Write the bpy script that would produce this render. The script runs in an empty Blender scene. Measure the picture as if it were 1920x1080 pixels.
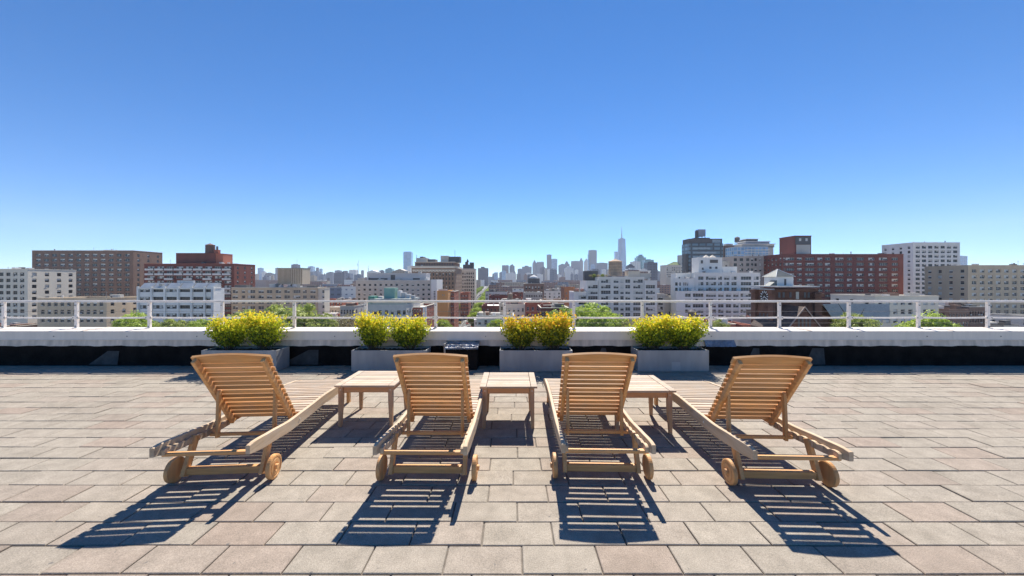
import bpy, bmesh, math, random
from mathutils import Vector, Matrix
R = math.radians
random.seed(11)
S = bpy.context.scene
C = S.collection

# ------------------------------------------------------------------ camera, sky, sun, exposure
FPX, EYE, HOR = 698.0, 1.48, 525.0          # focal length in photo pixels, eye height, horizon row
cam = bpy.data.cameras.new('camera')
cam.sensor_width = 36
cam.lens = 36 * FPX / 1920
cam.shift_y = -(540 - HOR) / 1920
cam.clip_start = 0.05
cam.clip_end = 20000
co = bpy.data.objects.new('camera', cam)
co.location = (0, 0, EYE)
co.rotation_euler = (R(90), 0, 0)
C.objects.link(co)
S.camera = co

SUN_EL, SUN_AZ = R(50.5), R(9)             # azimuth measured from +Y towards +X
w = bpy.data.worlds.new('World')
S.world = w
w.use_nodes = True
nt = w.node_tree
nt.nodes.clear()
sky = nt.nodes.new('ShaderNodeTexSky')
sky.sky_type = 'NISHITA'
sky.sun_disc = False
sky.sun_elevation = SUN_EL
sky.sun_rotation = SUN_AZ
sky.altitude = 0
sky.air_density = 0.65
sky.dust_density = 0.0
sky.ozone_density = 6.0
bg = nt.nodes.new('ShaderNodeBackground')
bg.inputs['Strength'].default_value = 0.097
out = nt.nodes.new('ShaderNodeOutputWorld')
hs = nt.nodes.new('ShaderNodeHueSaturation'); hs.inputs['Saturation'].default_value = 1.27
nt.links.new(sky.outputs[0], hs.inputs['Color']); nt.links.new(hs.outputs[0], bg.inputs[0])
nt.links.new(bg.outputs[0], out.inputs[0])

sun = bpy.data.lights.new('sun', 'SUN')
sun.energy = 5.0
sun.angle = R(0.5)
sun.color = (1.0, 0.95, 0.86)
so = bpy.data.objects.new('sun', sun)
sd = Vector((math.sin(SUN_AZ) * math.cos(SUN_EL), math.cos(SUN_AZ) * math.cos(SUN_EL), math.sin(SUN_EL)))
so.rotation_euler = sd.to_track_quat('Z', 'Y').to_euler()
so.location = (0, 0, 60)
C.objects.link(so)

S.view_settings.view_transform = 'Standard'
S.view_settings.look = 'None'
S.view_settings.gamma = 1
S.view_settings.exposure = 0.76
S.render.engine = 'CYCLES'
S.cycles.max_bounces = 8
S.cycles.volume_bounces = 1

# ------------------------------------------------------------------ helpers
def PX(px, Y): return (px - 960) / FPX * Y
def PZ(py, Y): return EYE - (py - HOR) / FPX * Y
STREET = -30.0

class MB:
    def __init__(s): s.v = []; s.f = []; s.m = []
    def quad(s, pts, m=0):
        n = len(s.v); s.v += [tuple(p) for p in pts]; s.f.append(tuple(range(n, n + len(pts)))); s.m.append(m)
    def box(s, x0, x1, y0, y1, z0, z1, m=0, M=None, top=None):
        P = [(x0,y0,z0),(x1,y0,z0),(x1,y1,z0),(x0,y1,z0),(x0,y0,z1),(x1,y0,z1),(x1,y1,z1),(x0,y1,z1)]
        if top is not None:          # taper the top (inset)
            t = top
            P[4:] = [(x0+t,y0+t,z1),(x1-t,y0+t,z1),(x1-t,y1-t,z1),(x0+t,y1-t,z1)]
        if M is not None: P = [tuple(M @ Vector(p)) for p in P]
        n = len(s.v); s.v += P
        for q in ((0,3,2,1),(4,5,6,7),(0,1,5,4),(1,2,6,5),(2,3,7,6),(3,0,4,7)):
            s.f.append(tuple(n+i for i in q)); s.m.append(m)
    def bbox(s, x0, x1, y0, y1, z0, z1, b=0.004, m=0, M=None):
        """box with chamfered edges"""
        bm = bmesh.new()
        bmesh.ops.create_cube(bm, size=1)
        for v in bm.verts:
            v.co = Vector(((x0+x1)/2 + v.co.x*(x1-x0), (y0+y1)/2 + v.co.y*(y1-y0), (z0+z1)/2 + v.co.z*(z1-z0)))
        bmesh.ops.bevel(bm, geom=bm.edges[:], offset=b, segments=2, affect='EDGES', profile=0.6)
        bm.verts.index_update()
        n = len(s.v)
        for v in bm.verts:
            s.v.append(tuple(M @ v.co) if M is not None else tuple(v.co))
        for f in bm.faces:
            s.f.append(tuple(n + v.index for v in f.verts)); s.m.append(m)
        bm.free()
    def cyl(s, p0, p1, r0, r1=None, n=12, m=0, caps=True):
        r1 = r0 if r1 is None else r1
        p0, p1 = Vector(p0), Vector(p1); d = (p1 - p0).normalized()
        a = d.orthogonal().normalized(); b = d.cross(a)
        k = len(s.v)
        for p, r in ((p0, r0), (p1, r1)):
            for i in range(n):
                t = 2*math.pi*i/n
                s.v.append(tuple(p + a*math.cos(t)*r + b*math.sin(t)*r))
        for i in range(n):
            j = (i+1) % n
            s.f.append((k+i, k+j, k+n+j, k+n+i)); s.m.append(m)
        if caps:
            s.f.append(tuple(k+i for i in reversed(range(n)))); s.m.append(m)
            s.f.append(tuple(k+n+i for i in range(n))); s.m.append(m)
    def tube(s, pts, r, n=8, m=0):
        for i in range(len(pts)-1):
            ra = r[i] if isinstance(r, (list, tuple)) else r
            rb = r[i+1] if isinstance(r, (list, tuple)) else r
            s.cyl(pts[i], pts[i+1], ra, rb, n, m)
    def lathe(s, prof, n=24, m=0, axis='z', c=(0,0,0)):
        k = len(s.v)
        for r, h in prof:
            for i in range(n):
                t = 2*math.pi*i/n
                if axis == 'z': s.v.append((c[0]+r*math.cos(t), c[1]+r*math.sin(t), c[2]+h))
                else: s.v.append((c[0]+h, c[1]+r*math.cos(t), c[2]+r*math.sin(t)))
        for q in range(len(prof)-1):
            for i in range(n):
                j = (i+1) % n
                s.f.append((k+q*n+i, k+q*n+j, k+(q+1)*n+j, k+(q+1)*n+i)); s.m.append(m)
        s.f.append(tuple(k+i for i in reversed(range(n)))); s.m.append(m)
        s.f.append(tuple(k+(len(prof)-1)*n+i for i in range(n))); s.m.append(m)
    def mesh(s, name, mats, smooth=False, fixn=True):
        me = bpy.data.meshes.new(name)
        me.from_pydata(s.v, [], s.f)
        if not isinstance(mats, (list, tuple)): mats = [mats]
        for mm in mats: me.materials.append(mm)
        me.polygons.foreach_set('material_index', s.m)
        if fixn:
            bm = bmesh.new(); bm.from_mesh(me)
            bmesh.ops.recalc_face_normals(bm, faces=bm.faces[:])
            bm.to_mesh(me); bm.free()
        if smooth: me.polygons.foreach_set('use_smooth', [True]*len(me.polygons))
        me.update()
        return me
    def obj(s, name, mats, parent=None, smooth=False, fixn=True, loc=None):
        o = bpy.data.objects.new(name, s.mesh(name, mats, smooth, fixn))
        C.objects.link(o)
        if parent: o.parent = parent
        if loc: o.location = loc
        return o

def tag(o, label=None, cat=None, group=None, kind=None):
    if label: o['label'] = label
    if cat: o['category'] = cat
    if group: o['group'] = group
    if kind: o['kind'] = kind
    return o
def thing(name, label, cat, loc=(0,0,0), rz=0, group=None):
    o = bpy.data.objects.new(name, None); C.objects.link(o)
    o.location = loc; o.rotation_euler = (0,0,rz); o.empty_display_size = 0.2
    return tag(o, label, cat, group)
def link_mesh(name, me, parent, loc=(0,0,0), rz=0, sc=None):
    o = bpy.data.objects.new(name, me); C.objects.link(o); o.parent = parent
    o.location = loc; o.rotation_euler = (0,0,rz)
    if sc: o.scale = sc
    return o
def copy_thing(root, loc, rz, label, sc=None):
    def rec(o, par):
        c = o.copy(); C.objects.link(c)
        if par: c.parent = par
        for ch in list(o.children): rec(ch, c)
        return c
    r = rec(root, None)
    r.location = loc; r.rotation_euler = (0,0,rz); r['label'] = label
    if sc: r.scale = sc
    return r

# ------------------------------------------------------------------ materials
def newmat(name):
    m = bpy.data.materials.new(name); m.use_nodes = True
    n = m.node_tree; b = n.nodes['Principled BSDF']
    return m, n, b
def N(n, t, **kw):
    x = n.nodes.new(t)
    for k, v in kw.items():
        if k in x.inputs: x.inputs[k].default_value = v
        else: setattr(x, k, v)
    return x
def mixc(n, fac, a, b, mode='MIX'):
    x = n.nodes.new('ShaderNodeMix'); x.data_type = 'RGBA'; x.blend_type = mode
    for sock, val in ((x.inputs[0], fac), (x.inputs[6], a), (x.inputs[7], b)):
        if hasattr(val, 'is_output'): n.links.new(val, sock)
        elif isinstance(val, (int, float)): sock.default_value = val
        else: sock.default_value = (*val, 1) if len(val) == 3 else val
    return x.outputs[2]
def ramp(n, fac, a, b):
    x = n.nodes.new('ShaderNodeMapRange')
    x.inputs[1].default_value = a; x.inputs[2].default_value = b
    n.links.new(fac, x.inputs[0]); return x.outputs[0]
def coord(n, scale=(1,1,1)):
    tc = n.nodes.new('ShaderNodeTexCoord'); mp = n.nodes.new('ShaderNodeMapping')
    mp.inputs['Scale'].default_value = scale
    n.links.new(tc.outputs['Object'], mp.inputs['Vector']); return mp.outputs['Vector']
def noise(n, vec, scale, detail=4, rough=0.55):
    x = N(n, 'ShaderNodeTexNoise'); x.inputs['Scale'].default_value = scale
    x.inputs['Detail'].default_value = detail; x.inputs['Roughness'].default_value = rough
    n.links.new(vec, x.inputs['Vector']); return x.outputs['Fac']
def bump(n, b, h, strength, dist):
    x = n.nodes.new('ShaderNodeBump'); x.inputs['Strength'].default_value = strength
    x.inputs['Distance'].default_value = dist
    n.links.new(h, x.inputs['Height']); n.links.new(x.outputs[0], b.inputs['Normal'])

MC = {}
def plain(name, col, rough=0.8, var=0.15, scale=2.0, metal=0.0, bmp=0.0, bd=0.01, stretch=(1,1,1), island=0.0):
    if name in MC: return MC[name]
    m, n, b = newmat(name)
    v = coord(n, stretch); f = noise(n, v, scale)
    c2 = tuple(max(0, c*(1-var)) for c in col); c1 = tuple(min(1, c*(1+var)) for c in col)
    fac = ramp(n, f, 0.3, 0.7)
    c = mixc(n, fac, c2, c1)
    if island:
        g = n.nodes.new('ShaderNodeNewGeometry')
        k = ramp(n, g.outputs['Random Per Island'], -1.0/island, 1.0/island)
        r = n.nodes.new('ShaderNodeMapRange'); r.inputs[3].default_value = 1-island; r.inputs[4].default_value = 1+island
        n.links.new(g.outputs['Random Per Island'], r.inputs[0])
        hsv = n.nodes.new('ShaderNodeHueSaturation')
        n.links.new(r.outputs[0], hsv.inputs['Value']); n.links.new(c, hsv.inputs['Color']); c = hsv.outputs[0]
    n.links.new(c, b.inputs['Base Color'])
    b.inputs['Roughness'].default_value = rough; b.inputs['Metallic'].default_value = metal
    if bmp: bump(n, b, noise(n, v, scale*8, 3), bmp, bd)
    MC[name] = m
    return m

def wood(name, colA, colB, grey, greyamt, axis, rough=0.6):
    m, n, b = newmat(name)
    st = (1.6, 26, 26) if axis == 'x' else ((26, 1.6, 26) if axis == 'y' else (26, 26, 1.6))
    v = coord(n, st)
    g = n.nodes.new('ShaderNodeNewGeometry')
    add = n.nodes.new('ShaderNodeVectorMath'); add.operation = 'ADD'
    sc = n.nodes.new('ShaderNodeVectorMath'); sc.operation = 'SCALE'; sc.inputs['Scale'].default_value = 40
    cb = n.nodes.new('ShaderNodeCombineXYZ')
    for i in range(3): n.links.new(g.outputs['Random Per Island'], cb.inputs[i])
    n.links.new(cb.outputs[0], sc.inputs[0]); n.links.new(v, add.inputs[0]); n.links.new(sc.outputs[0], add.inputs[1])
    grain = noise(n, add.outputs[0], 1.0, 6, 0.65)
    c = mixc(n, ramp(n, grain, 0.32, 0.68), colA, colB)
    v2 = coord(n, (1,1,1)); pat = noise(n, v2, 7.0, 5, 0.6)
    gf = n.nodes.new('ShaderNodeMath'); gf.operation = 'MULTIPLY'; gf.inputs[1].default_value = greyamt
    n.links.new(ramp(n, pat, 0.35, 0.65), gf.inputs[0])
    c = mixc(n, gf.outputs[0], c, grey)
    r = n.nodes.new('ShaderNodeMapRange'); r.inputs[3].default_value = 0.66; r.inputs[4].default_value = 1.2
    n.links.new(g.outputs['Random Per Island'], r.inputs[0])
    oi = n.nodes.new('ShaderNodeObjectInfo')
    r2 = n.nodes.new('ShaderNodeMapRange'); r2.inputs[3].default_value = 0.9; r2.inputs[4].default_value = 1.1
    n.links.new(oi.outputs['Random'], r2.inputs[0])
    mu = n.nodes.new('ShaderNodeMath'); mu.operation = 'MULTIPLY'
    n.links.new(r.outputs[0], mu.inputs[0]); n.links.new(r2.outputs[0], mu.inputs[1])
    hsv = n.nodes.new('ShaderNodeHueSaturation')
    n.links.new(mu.outputs[0], hsv.inputs['Value']); n.links.new(c, hsv.inputs['Color'])
    n.links.new(hsv.outputs[0], b.inputs['Base Color'])
    b.inputs['Roughness'].default_value = rough
    bump(n, b, grain, 0.35, 0.002)
    return m
TK_A, TK_B, TK_G = (0.52,0.225,0.065), (0.92,0.47,0.165), (0.52,0.34,0.20)
WX = wood('honey_teak_across', TK_A, TK_B, TK_G, 0.3, 'x')
WY = wood('honey_teak_along', TK_A, TK_B, TK_G, 0.4, 'y')
WZ = wood('honey_teak_upright', TK_A, TK_B, TK_G, 0.4, 'z')
BX = wood('bleached_teak_across', (0.34,0.23,0.145), (0.66,0.49,0.33), (0.50,0.42,0.34), 0.6, 'x', 0.7)
BY = wood('bleached_teak_along', (0.40,0.26,0.15), (0.70,0.51,0.32), (0.54,0.44,0.33), 0.55, 'y', 0.7)
TZ = wood('table_leg_teak', (0.42,0.22,0.11), (0.62,0.36,0.19), (0.44,0.32,0.23), 0.4, 'z')
TX = wood('table_apron_teak', (0.55,0.24,0.09), (0.74,0.38,0.16), (0.38,0.30,0.24), 0.2, 'x')

def paver_mat():
    m, n, b = newmat('concrete_pavers')
    g = n.nodes.new('ShaderNodeNewGeometry'); v = coord(n)
    rnd = g.outputs['Random Per Island']
    cr = n.nodes.new('ShaderNodeValToRGB'); n.links.new(rnd, cr.inputs[0])
    e = cr.color_ramp.elements
    e[0].color = (0.42,0.36,0.295,1); e[1].color = (0.44,0.375,0.305,1)
    for p, c in ((0.2,(0.44,0.38,0.31,1)),(0.5,(0.405,0.35,0.285,1)),(0.70,(0.43,0.36,0.295,1)),(0.82,(0.42,0.33,0.265,1)),(0.90,(0.385,0.315,0.255,1)),(0.94,(0.44,0.375,0.305,1))):
        x = e.new(p); x.color = c
    fine = noise(n, v, 150, 4, 0.8); mid = noise(n, v, 9, 5, 0.6)
    c = mixc(n, ramp(n, fine, 0.3, 0.7), (0.55,0.55,0.55), (1.32,1.32,1.32))
    c = mixc(n, 1.0, cr.outputs[0], c, 'MULTIPLY'); c = mixc(n, 1.0, c, (0.84,0.83,0.81), 'MULTIPLY')
    c = mixc(n, 1.0, c, mixc(n, ramp(n, mid, 0.3, 0.7), (0.82,0.82,0.81), (1.12,1.12,1.12)), 'MULTIPLY')
    st1 = noise(n, v, 1.3, 6, 0.65); c = mixc(n, 1.0, c, mixc(n, ramp(n, st1, 0.30, 0.52), (0.80,0.785,0.77), (1.0,1.0,1.0)), 'MULTIPLY')
    st2 = noise(n, v, 28, 2, 0.5); c = mixc(n, ramp(n, st2, 0.70, 0.76), c, (0.17,0.15,0.13))
    n.links.new(c, b.inputs['Base Color']); b.inputs['Roughness'].default_value = 0.9
    bump(n, b, fine, 0.6, 0.003)
    return m
PAV = paver_mat()
JOINT = plain('joint_sand', (0.17,0.145,0.12), 1, 0.3, 30)

def leaf_mat(name, low, high, tip=None, zlo=0.0, zhi=1.0, trans=0.35):
    m = bpy.data.materials.new(name); m.use_nodes = True; n = m.node_tree
    b = n.nodes['Principled BSDF']; o = n.nodes['Material Output']
    g = n.nodes.new('ShaderNodeNewGeometry'); tc = n.nodes.new('ShaderNodeTexCoord')
    sx = n.nodes.new('ShaderNodeSeparateXYZ'); n.links.new(tc.outputs['Object'], sx.inputs[0])
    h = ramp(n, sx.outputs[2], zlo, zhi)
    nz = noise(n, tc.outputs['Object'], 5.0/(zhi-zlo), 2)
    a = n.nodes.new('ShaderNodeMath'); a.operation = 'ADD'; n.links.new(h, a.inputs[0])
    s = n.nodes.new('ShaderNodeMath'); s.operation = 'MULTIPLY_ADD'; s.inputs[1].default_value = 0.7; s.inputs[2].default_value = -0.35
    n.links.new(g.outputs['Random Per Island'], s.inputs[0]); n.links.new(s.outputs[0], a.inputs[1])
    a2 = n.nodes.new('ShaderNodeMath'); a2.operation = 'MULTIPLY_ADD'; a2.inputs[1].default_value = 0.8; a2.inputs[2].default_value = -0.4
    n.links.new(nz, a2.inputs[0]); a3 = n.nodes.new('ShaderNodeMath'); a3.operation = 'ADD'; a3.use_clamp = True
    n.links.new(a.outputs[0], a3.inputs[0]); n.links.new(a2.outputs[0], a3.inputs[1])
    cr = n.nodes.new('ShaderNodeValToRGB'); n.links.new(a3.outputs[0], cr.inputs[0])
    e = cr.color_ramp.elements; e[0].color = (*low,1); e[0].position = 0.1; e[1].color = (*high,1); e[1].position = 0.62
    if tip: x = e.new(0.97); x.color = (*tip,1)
    n.links.new(cr.outputs[0], b.inputs['Base Color']); b.inputs['Roughness'].default_value = 0.6
    t = n.nodes.new('ShaderNodeBsdfTranslucent'); n.links.new(cr.outputs[0], t.inputs[0])
    mx = n.nodes.new('ShaderNodeMixShader'); mx.inputs[0].default_value = trans
    n.links.new(b.outputs[0], mx.inputs[1]); n.links.new(t.outputs[0], mx.inputs[2]); n.links.new(mx.outputs[0], o.inputs[0])
    return m

def metal_paint(name, col, rough=0.45, var=0.05):
    return plain(name, col, rough, var, 3.0)
RAILM = plain('galvanised_rail', (0.86,0.78,0.70), 0.5, 0.10, 9)
COPE = plain('aluminium_coping', (0.86,0.755,0.64), 0.5, 0.06, 1.6, stretch=(5,5,0.8))
FLASH = plain('flashing_metal', (0.70,0.59,0.49), 0.45, 0.26, 2.0, stretch=(4,4,1))
TAR = plain('tar_membrane', (0.013,0.011,0.010), 0.9, 0.5, 4, bmp=0.4, bd=0.02)
TAR.node_tree.nodes['Principled BSDF'].inputs['Specular IOR Level'].default_value = 0.12
TARP = plain('tar_patch', (0.05,0.05,0.05), 0.8, 0.35, 9)
ZINC = plain('planter_zinc', (0.34,0.335,0.325), 0.45, 0.14, 2.2, stretch=(3,3,0.9))
SOIL = plain('potting_soil', (0.035,0.025,0.018), 1, 0.5, 30, bmp=0.8)
BARK = plain('bark', (0.10,0.075,0.05), 0.9, 0.3, 12)
STEEL = plain('bolt_steel', (0.25,0.24,0.23), 0.4, 0.2, 20, metal=0.6)
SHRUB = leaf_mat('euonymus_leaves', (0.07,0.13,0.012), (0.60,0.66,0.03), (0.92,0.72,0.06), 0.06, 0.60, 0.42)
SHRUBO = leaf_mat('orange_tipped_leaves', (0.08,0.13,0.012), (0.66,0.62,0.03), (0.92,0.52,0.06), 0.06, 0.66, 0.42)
# city
ASPH = plain('asphalt', (0.085,0.082,0.08), 0.9, 0.2, 0.1)
PAVE = plain('sidewalk_concrete', (0.22,0.205,0.185), 0.9, 0.1, 0.3)
GRND = plain('city_ground', (0.30,0.28,0.25), 0.95, 0.3, 0.02)
PAINT = plain('road_paint', (0.75,0.75,0.72), 0.7, 0.1, 1)
GLASS = plain('window_glass', (0.02,0.022,0.026), 0.2, 0.4, 0.5)
BLIND = plain('window_blind', (0.62,0.60,0.55), 0.7, 0.15, 0.6)
FRW = plain('window_frame_white', (0.62,0.62,0.60), 0.6, 0.05, 1)
FRD = plain('window_frame_dark', (0.10,0.095,0.09), 0.6, 0.1, 1)
ACM = plain('air_conditioner_metal', (0.45,0.44,0.42), 0.6, 0.1, 2)
def wallm(name, col, var=0.12): return plain(name, col, 0.9, var, 0.22, stretch=(1,1,0.25))
W_WHITE = wallm('white_glazed_brick', (0.80,0.76,0.70), 0.07)
W_WHITE2 = wallm('pale_grey_brick', (0.74,0.70,0.65), 0.08)
W_TAN = wallm('tan_brick', (0.60,0.46,0.31))
W_CREAM = wallm('cream_render', (0.74,0.65,0.52), 0.08)
W_RED = wallm('red_brick', (0.42,0.14,0.085))
W_DRED = wallm('dark_red_brick', (0.19,0.062,0.048))
W_BROWN = wallm('brown_brick', (0.24,0.15,0.11))
W_TERRA = wallm('orange_stucco', (0.72,0.34,0.12))
W_GREY = wallm('grey_concrete', (0.48,0.45,0.40))
W_BEIGE = wallm('beige_limestone', (0.62,0.54,0.44))
W_DARK = wallm('dark_metal_panel', (0.12,0.12,0.12))
W_SLATE = wallm('blue_grey_panel', (0.27,0.30,0.34))
W_GREEN = plain('pale_green_copper', (0.24,0.40,0.32), 0.7, 0.12, 0.4)
W_STONE = plain('brownstone', (0.135,0.06,0.038), 0.95, 0.55, 0.35, bmp=0.5, bd=0.1)
ROOFS = plain('silver_roof_coat', (0.60,0.58,0.55), 0.7, 0.18, 0.3)
ROOFD = plain('dark_roof_felt', (0.14,0.135,0.13), 0.9, 0.25, 0.3)
TANKW = plain('tank_cedar', (0.27,0.19,0.13), 0.85, 0.25, 2.5, stretch=(6,6,0.3))
TANKD = plain('tank_dark', (0.11,0.10,0.10), 0.8, 0.25, 2.5)

def tower_mat(name, wall, glass, cw, ch, mort, rough=0.5):
    if name in MC: return MC[name]
    m, n, b = newmat(name)
    tc = n.nodes.new('ShaderNodeTexCoord'); sx = n.nodes.new('ShaderNodeSeparateXYZ')
    n.links.new(tc.outputs['Object'], sx.inputs[0])
    ad = n.nodes.new('ShaderNodeMath'); n.links.new(sx.outputs[0], ad.inputs[0]); n.links.new(sx.outputs[1], ad.inputs[1])
    cb = n.nodes.new('ShaderNodeCombineXYZ'); n.links.new(ad.outputs[0], cb.inputs[0]); n.links.new(sx.outputs[2], cb.inputs[1])
    br = n.nodes.new('ShaderNodeTexBrick'); n.links.new(cb.outputs[0], br.inputs['Vector'])
    br.offset = 0; br.squash = 1
    br.inputs['Scale'].default_value = 1
    br.inputs['Brick Width'].default_value = cw; br.inputs['Row Height'].default_value = ch
    br.inputs['Mortar Size'].default_value = mort; br.inputs['Mortar Smooth'].default_value = 0
    br.inputs['Color1'].default_value = (*glass,1); br.inputs['Color2'].default_value = (*[g*1.9 for g in glass],1)
    br.inputs['Mortar'].default_value = (*wall,1)
    n.links.new(br.outputs[0], b.inputs['Base Color']); b.inputs['Roughness'].default_value = rough
    MC[name] = m
    return m
T = {
 'grey':  tower_mat('far_grey_tower', (0.16,0.185,0.235), (0.07,0.08,0.10), 9, 7, 2.2),
 'pale':  tower_mat('far_pale_tower', (0.66,0.64,0.60), (0.16,0.17,0.20), 8, 7, 2.6),
 'dark':  tower_mat('far_dark_tower', (0.075,0.085,0.12), (0.03,0.035,0.045), 9, 7, 2),
 'blue':  tower_mat('far_blue_glass', (0.30,0.42,0.54), (0.10,0.20,0.34), 9, 8, 1.6, 0.2),
 'brick': tower_mat('far_brick_tower', (0.30,0.18,0.14), (0.05,0.05,0.06), 4, 3.2, 0.9),
 'tan':   tower_mat('far_tan_tower', (0.42,0.34,0.25), (0.06,0.06,0.07), 4, 3.2, 0.9),
 'teal':  tower_mat('far_teal_glass', (0.22,0.32,0.33), (0.10,0.20,0.22), 4, 4, 0.4, 0.2),
}
CN = {'grey':'grey','pale':'pale stone','dark':'dark','blue':'blue glass','brick':'brown brick','tan':'tan','teal':'teal glass'}

# ------------------------------------------------------------------ terrace structure
def build_terrace():
    m = MB(); m.box(-15, 15, -6, 6.86, -3.0, -0.011); tag(m.obj('terrace_slab', JOINT), kind='structure')
    m = MB(); L, Wd, g = 0.406, 0.2032, 0.003
    rr = random.Random(5)
    k0 = -int(5.5/Wd)
    for r in range(k0, int(6.5/Wd)+1):
        y0 = 0.045 + r*Wd
        if y0 < 0.2: step_l = L*2
        y1 = min(y0+Wd, 6.47)
        off = (0.0 if r % 2 else 0.19) + rr.uniform(-0.035, 0.035)
        x = -15 + off
        while x < 15:
            dz = rr.uniform(-0.003, 0.003); tx = rr.uniform(-.0012,.0012)
            a, b_, c, d = x+g+rr.uniform(0,.002), x+L-g-rr.uniform(0,.002), y0+g, y1-g
            bv = 0.004
            if abs(x) < 9 and 1.0 < y0:
                p = [(a,c,-.012),(b_,c,-.012),(b_,d,-.012),(a,d,-.012)]
                q = [(a,c,dz-bv-tx),(b_,c,dz-bv+tx),(b_,d,dz-bv+tx),(a,d,dz-bv-tx)]
                t = [(a+bv,c+bv,dz-tx),(b_-bv,c+bv,dz+tx),(b_-bv,d-bv,dz+tx),(a+bv,d-bv,dz-tx)]
                n = len(m.v); m.v += p+q+t
                for i in range(4):
                    j = (i+1) % 4
                    m.f.append((n+i,n+j,n+4+j,n+4+i)); m.m.append(0)
                    m.f.append((n+4+i,n+4+j,n+8+j,n+8+i)); m.m.append(0)
                m.f.append((n+8,n+9,n+10,n+11)); m.m.append(0)
            else:
                m.quad([(a,c,dz),(b_,c,dz),(b_,d,dz),(a,d,dz)])
            x += L
    tag(m.obj('paving', PAV, fixn=False), kind='structure')
build_terrace()

def build_parapet():
    t = thing('parapet_wall', 'low parapet with pale metal coping over a black tarred base, behind the planters', 'parapet', (0, 6.45, 0))
    # local y: 0 = face of the wall
    rr = random.Random(2)
    m = MB()
    xs = [-15 + i*0.5 for i in range(61)]
    for z0, z1, yy0, yy1 in ((-0.02, 0.06, -0.03, 0.0), (0.06, 0.345, 0.0, 0.0)):
        for i in range(60):
            m.quad([(xs[i], yy0, z0), (xs[i+1], yy0, z0), (xs[i+1], yy1, z1 if z1 < .1 else z1+rr.uniform(-.004,.004)), (xs[i], yy1, z1 if z1 < .1 else z1)])
    m.obj('tar_base', TAR, t)
    m = MB(); m.box(-15, 15, 0.006, 0.40, -2.9, 0.59); m.obj('wall_core', W_GREY, t)
    x = -15.0; i = 0
    seams = [-15,-12.4,-9.9,-7.4,-4.95,-2.6,0.05,2.62,5.14,7.6,10.1,12.6,15]
    for a, b in zip(seams[:-1], seams[1:]):
        m = MB()
        g = 0.003
        # coping: front fascia with drip lip, sloping top, back fascia
        prof = [(-0.045,0.455),(-0.055,0.448),(-0.05,0.462),(-0.05,0.598),(-0.04,0.604),(0.40,0.612),(0.41,0.60),(0.41,0.50),(0.40,0.50),(0.40,0.592),(-0.03,0.590),(-0.03,0.46)]
        n = len(m.v)
        for xx in (a+g, b-g):
            m.v += [(xx, p[0], p[1]) for p in prof]
        k = len(prof)
        for q in range(k):
            r = (q+1) % k; m.f.append((n+q, n+r, n+k+r, n+k+q)); m.m.append(0)
        c = m.obj('coping', COPE, t)
        m = MB(); m.box(a-0.02, a+0.03, -0.053, -0.0505, 0.458, 0.598); m.box(a-.02, a+.03, -0.05, 0.40, 0.6128, 0.6150); m.obj('seam_strap', COPE, c)
        for q in (0.32, 0.81):
            mb = MB(); xx = a + (b-a)*q; mb.cyl((xx,-0.052,0.512),(xx,-0.0585,0.512),0.009,n=10)
            mb.obj('bolt', STEEL, c)
        # counter flashing under it, wavy lower edge
        m = MB(); segs = 26
        for s_ in range(segs):
            x0 = a+(b-a)*s_/segs; x1 = a+(b-a)*(s_+1)/segs
            w0 = 0.342 + 0.006*math.sin(x0*9)+0.004*math.sin(x0*23); w1 = 0.342 + 0.006*math.sin(x1*9)+0.004*math.sin(x1*23)
            m.quad([(x0,-0.024,w0),(x1,-0.024,w1),(x1,-0.012,0.46),(x0,-0.012,0.46)])
            m.quad([(x0,-0.024,w0),(x1,-0.024,w1),(x1,-0.002,w1),(x0,-0.002,w0)])
        m.obj('flashing', FLASH, t)
    # lighter mended patches in the tar
    for (a, b, c, d, e) in ((-4.0,-3.62,-3.35,-3.34,.27),(1.42,1.45,1.62,1.7,.3),(4.02,4.08,4.28,4.28,.3),(5.05,5.1,5.4,5.4,.3),(-7.3,-7.1,-6.8,-6.8,.25)):
        m = MB(); m.quad([(a,-0.034,-0.0+.02),(d,-0.034,.02),(c+.0,-0.004,e),(b+.1,-0.004,e)]); m.obj('tar_patch', TARP, t)
    return t
build_parapet()

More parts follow.
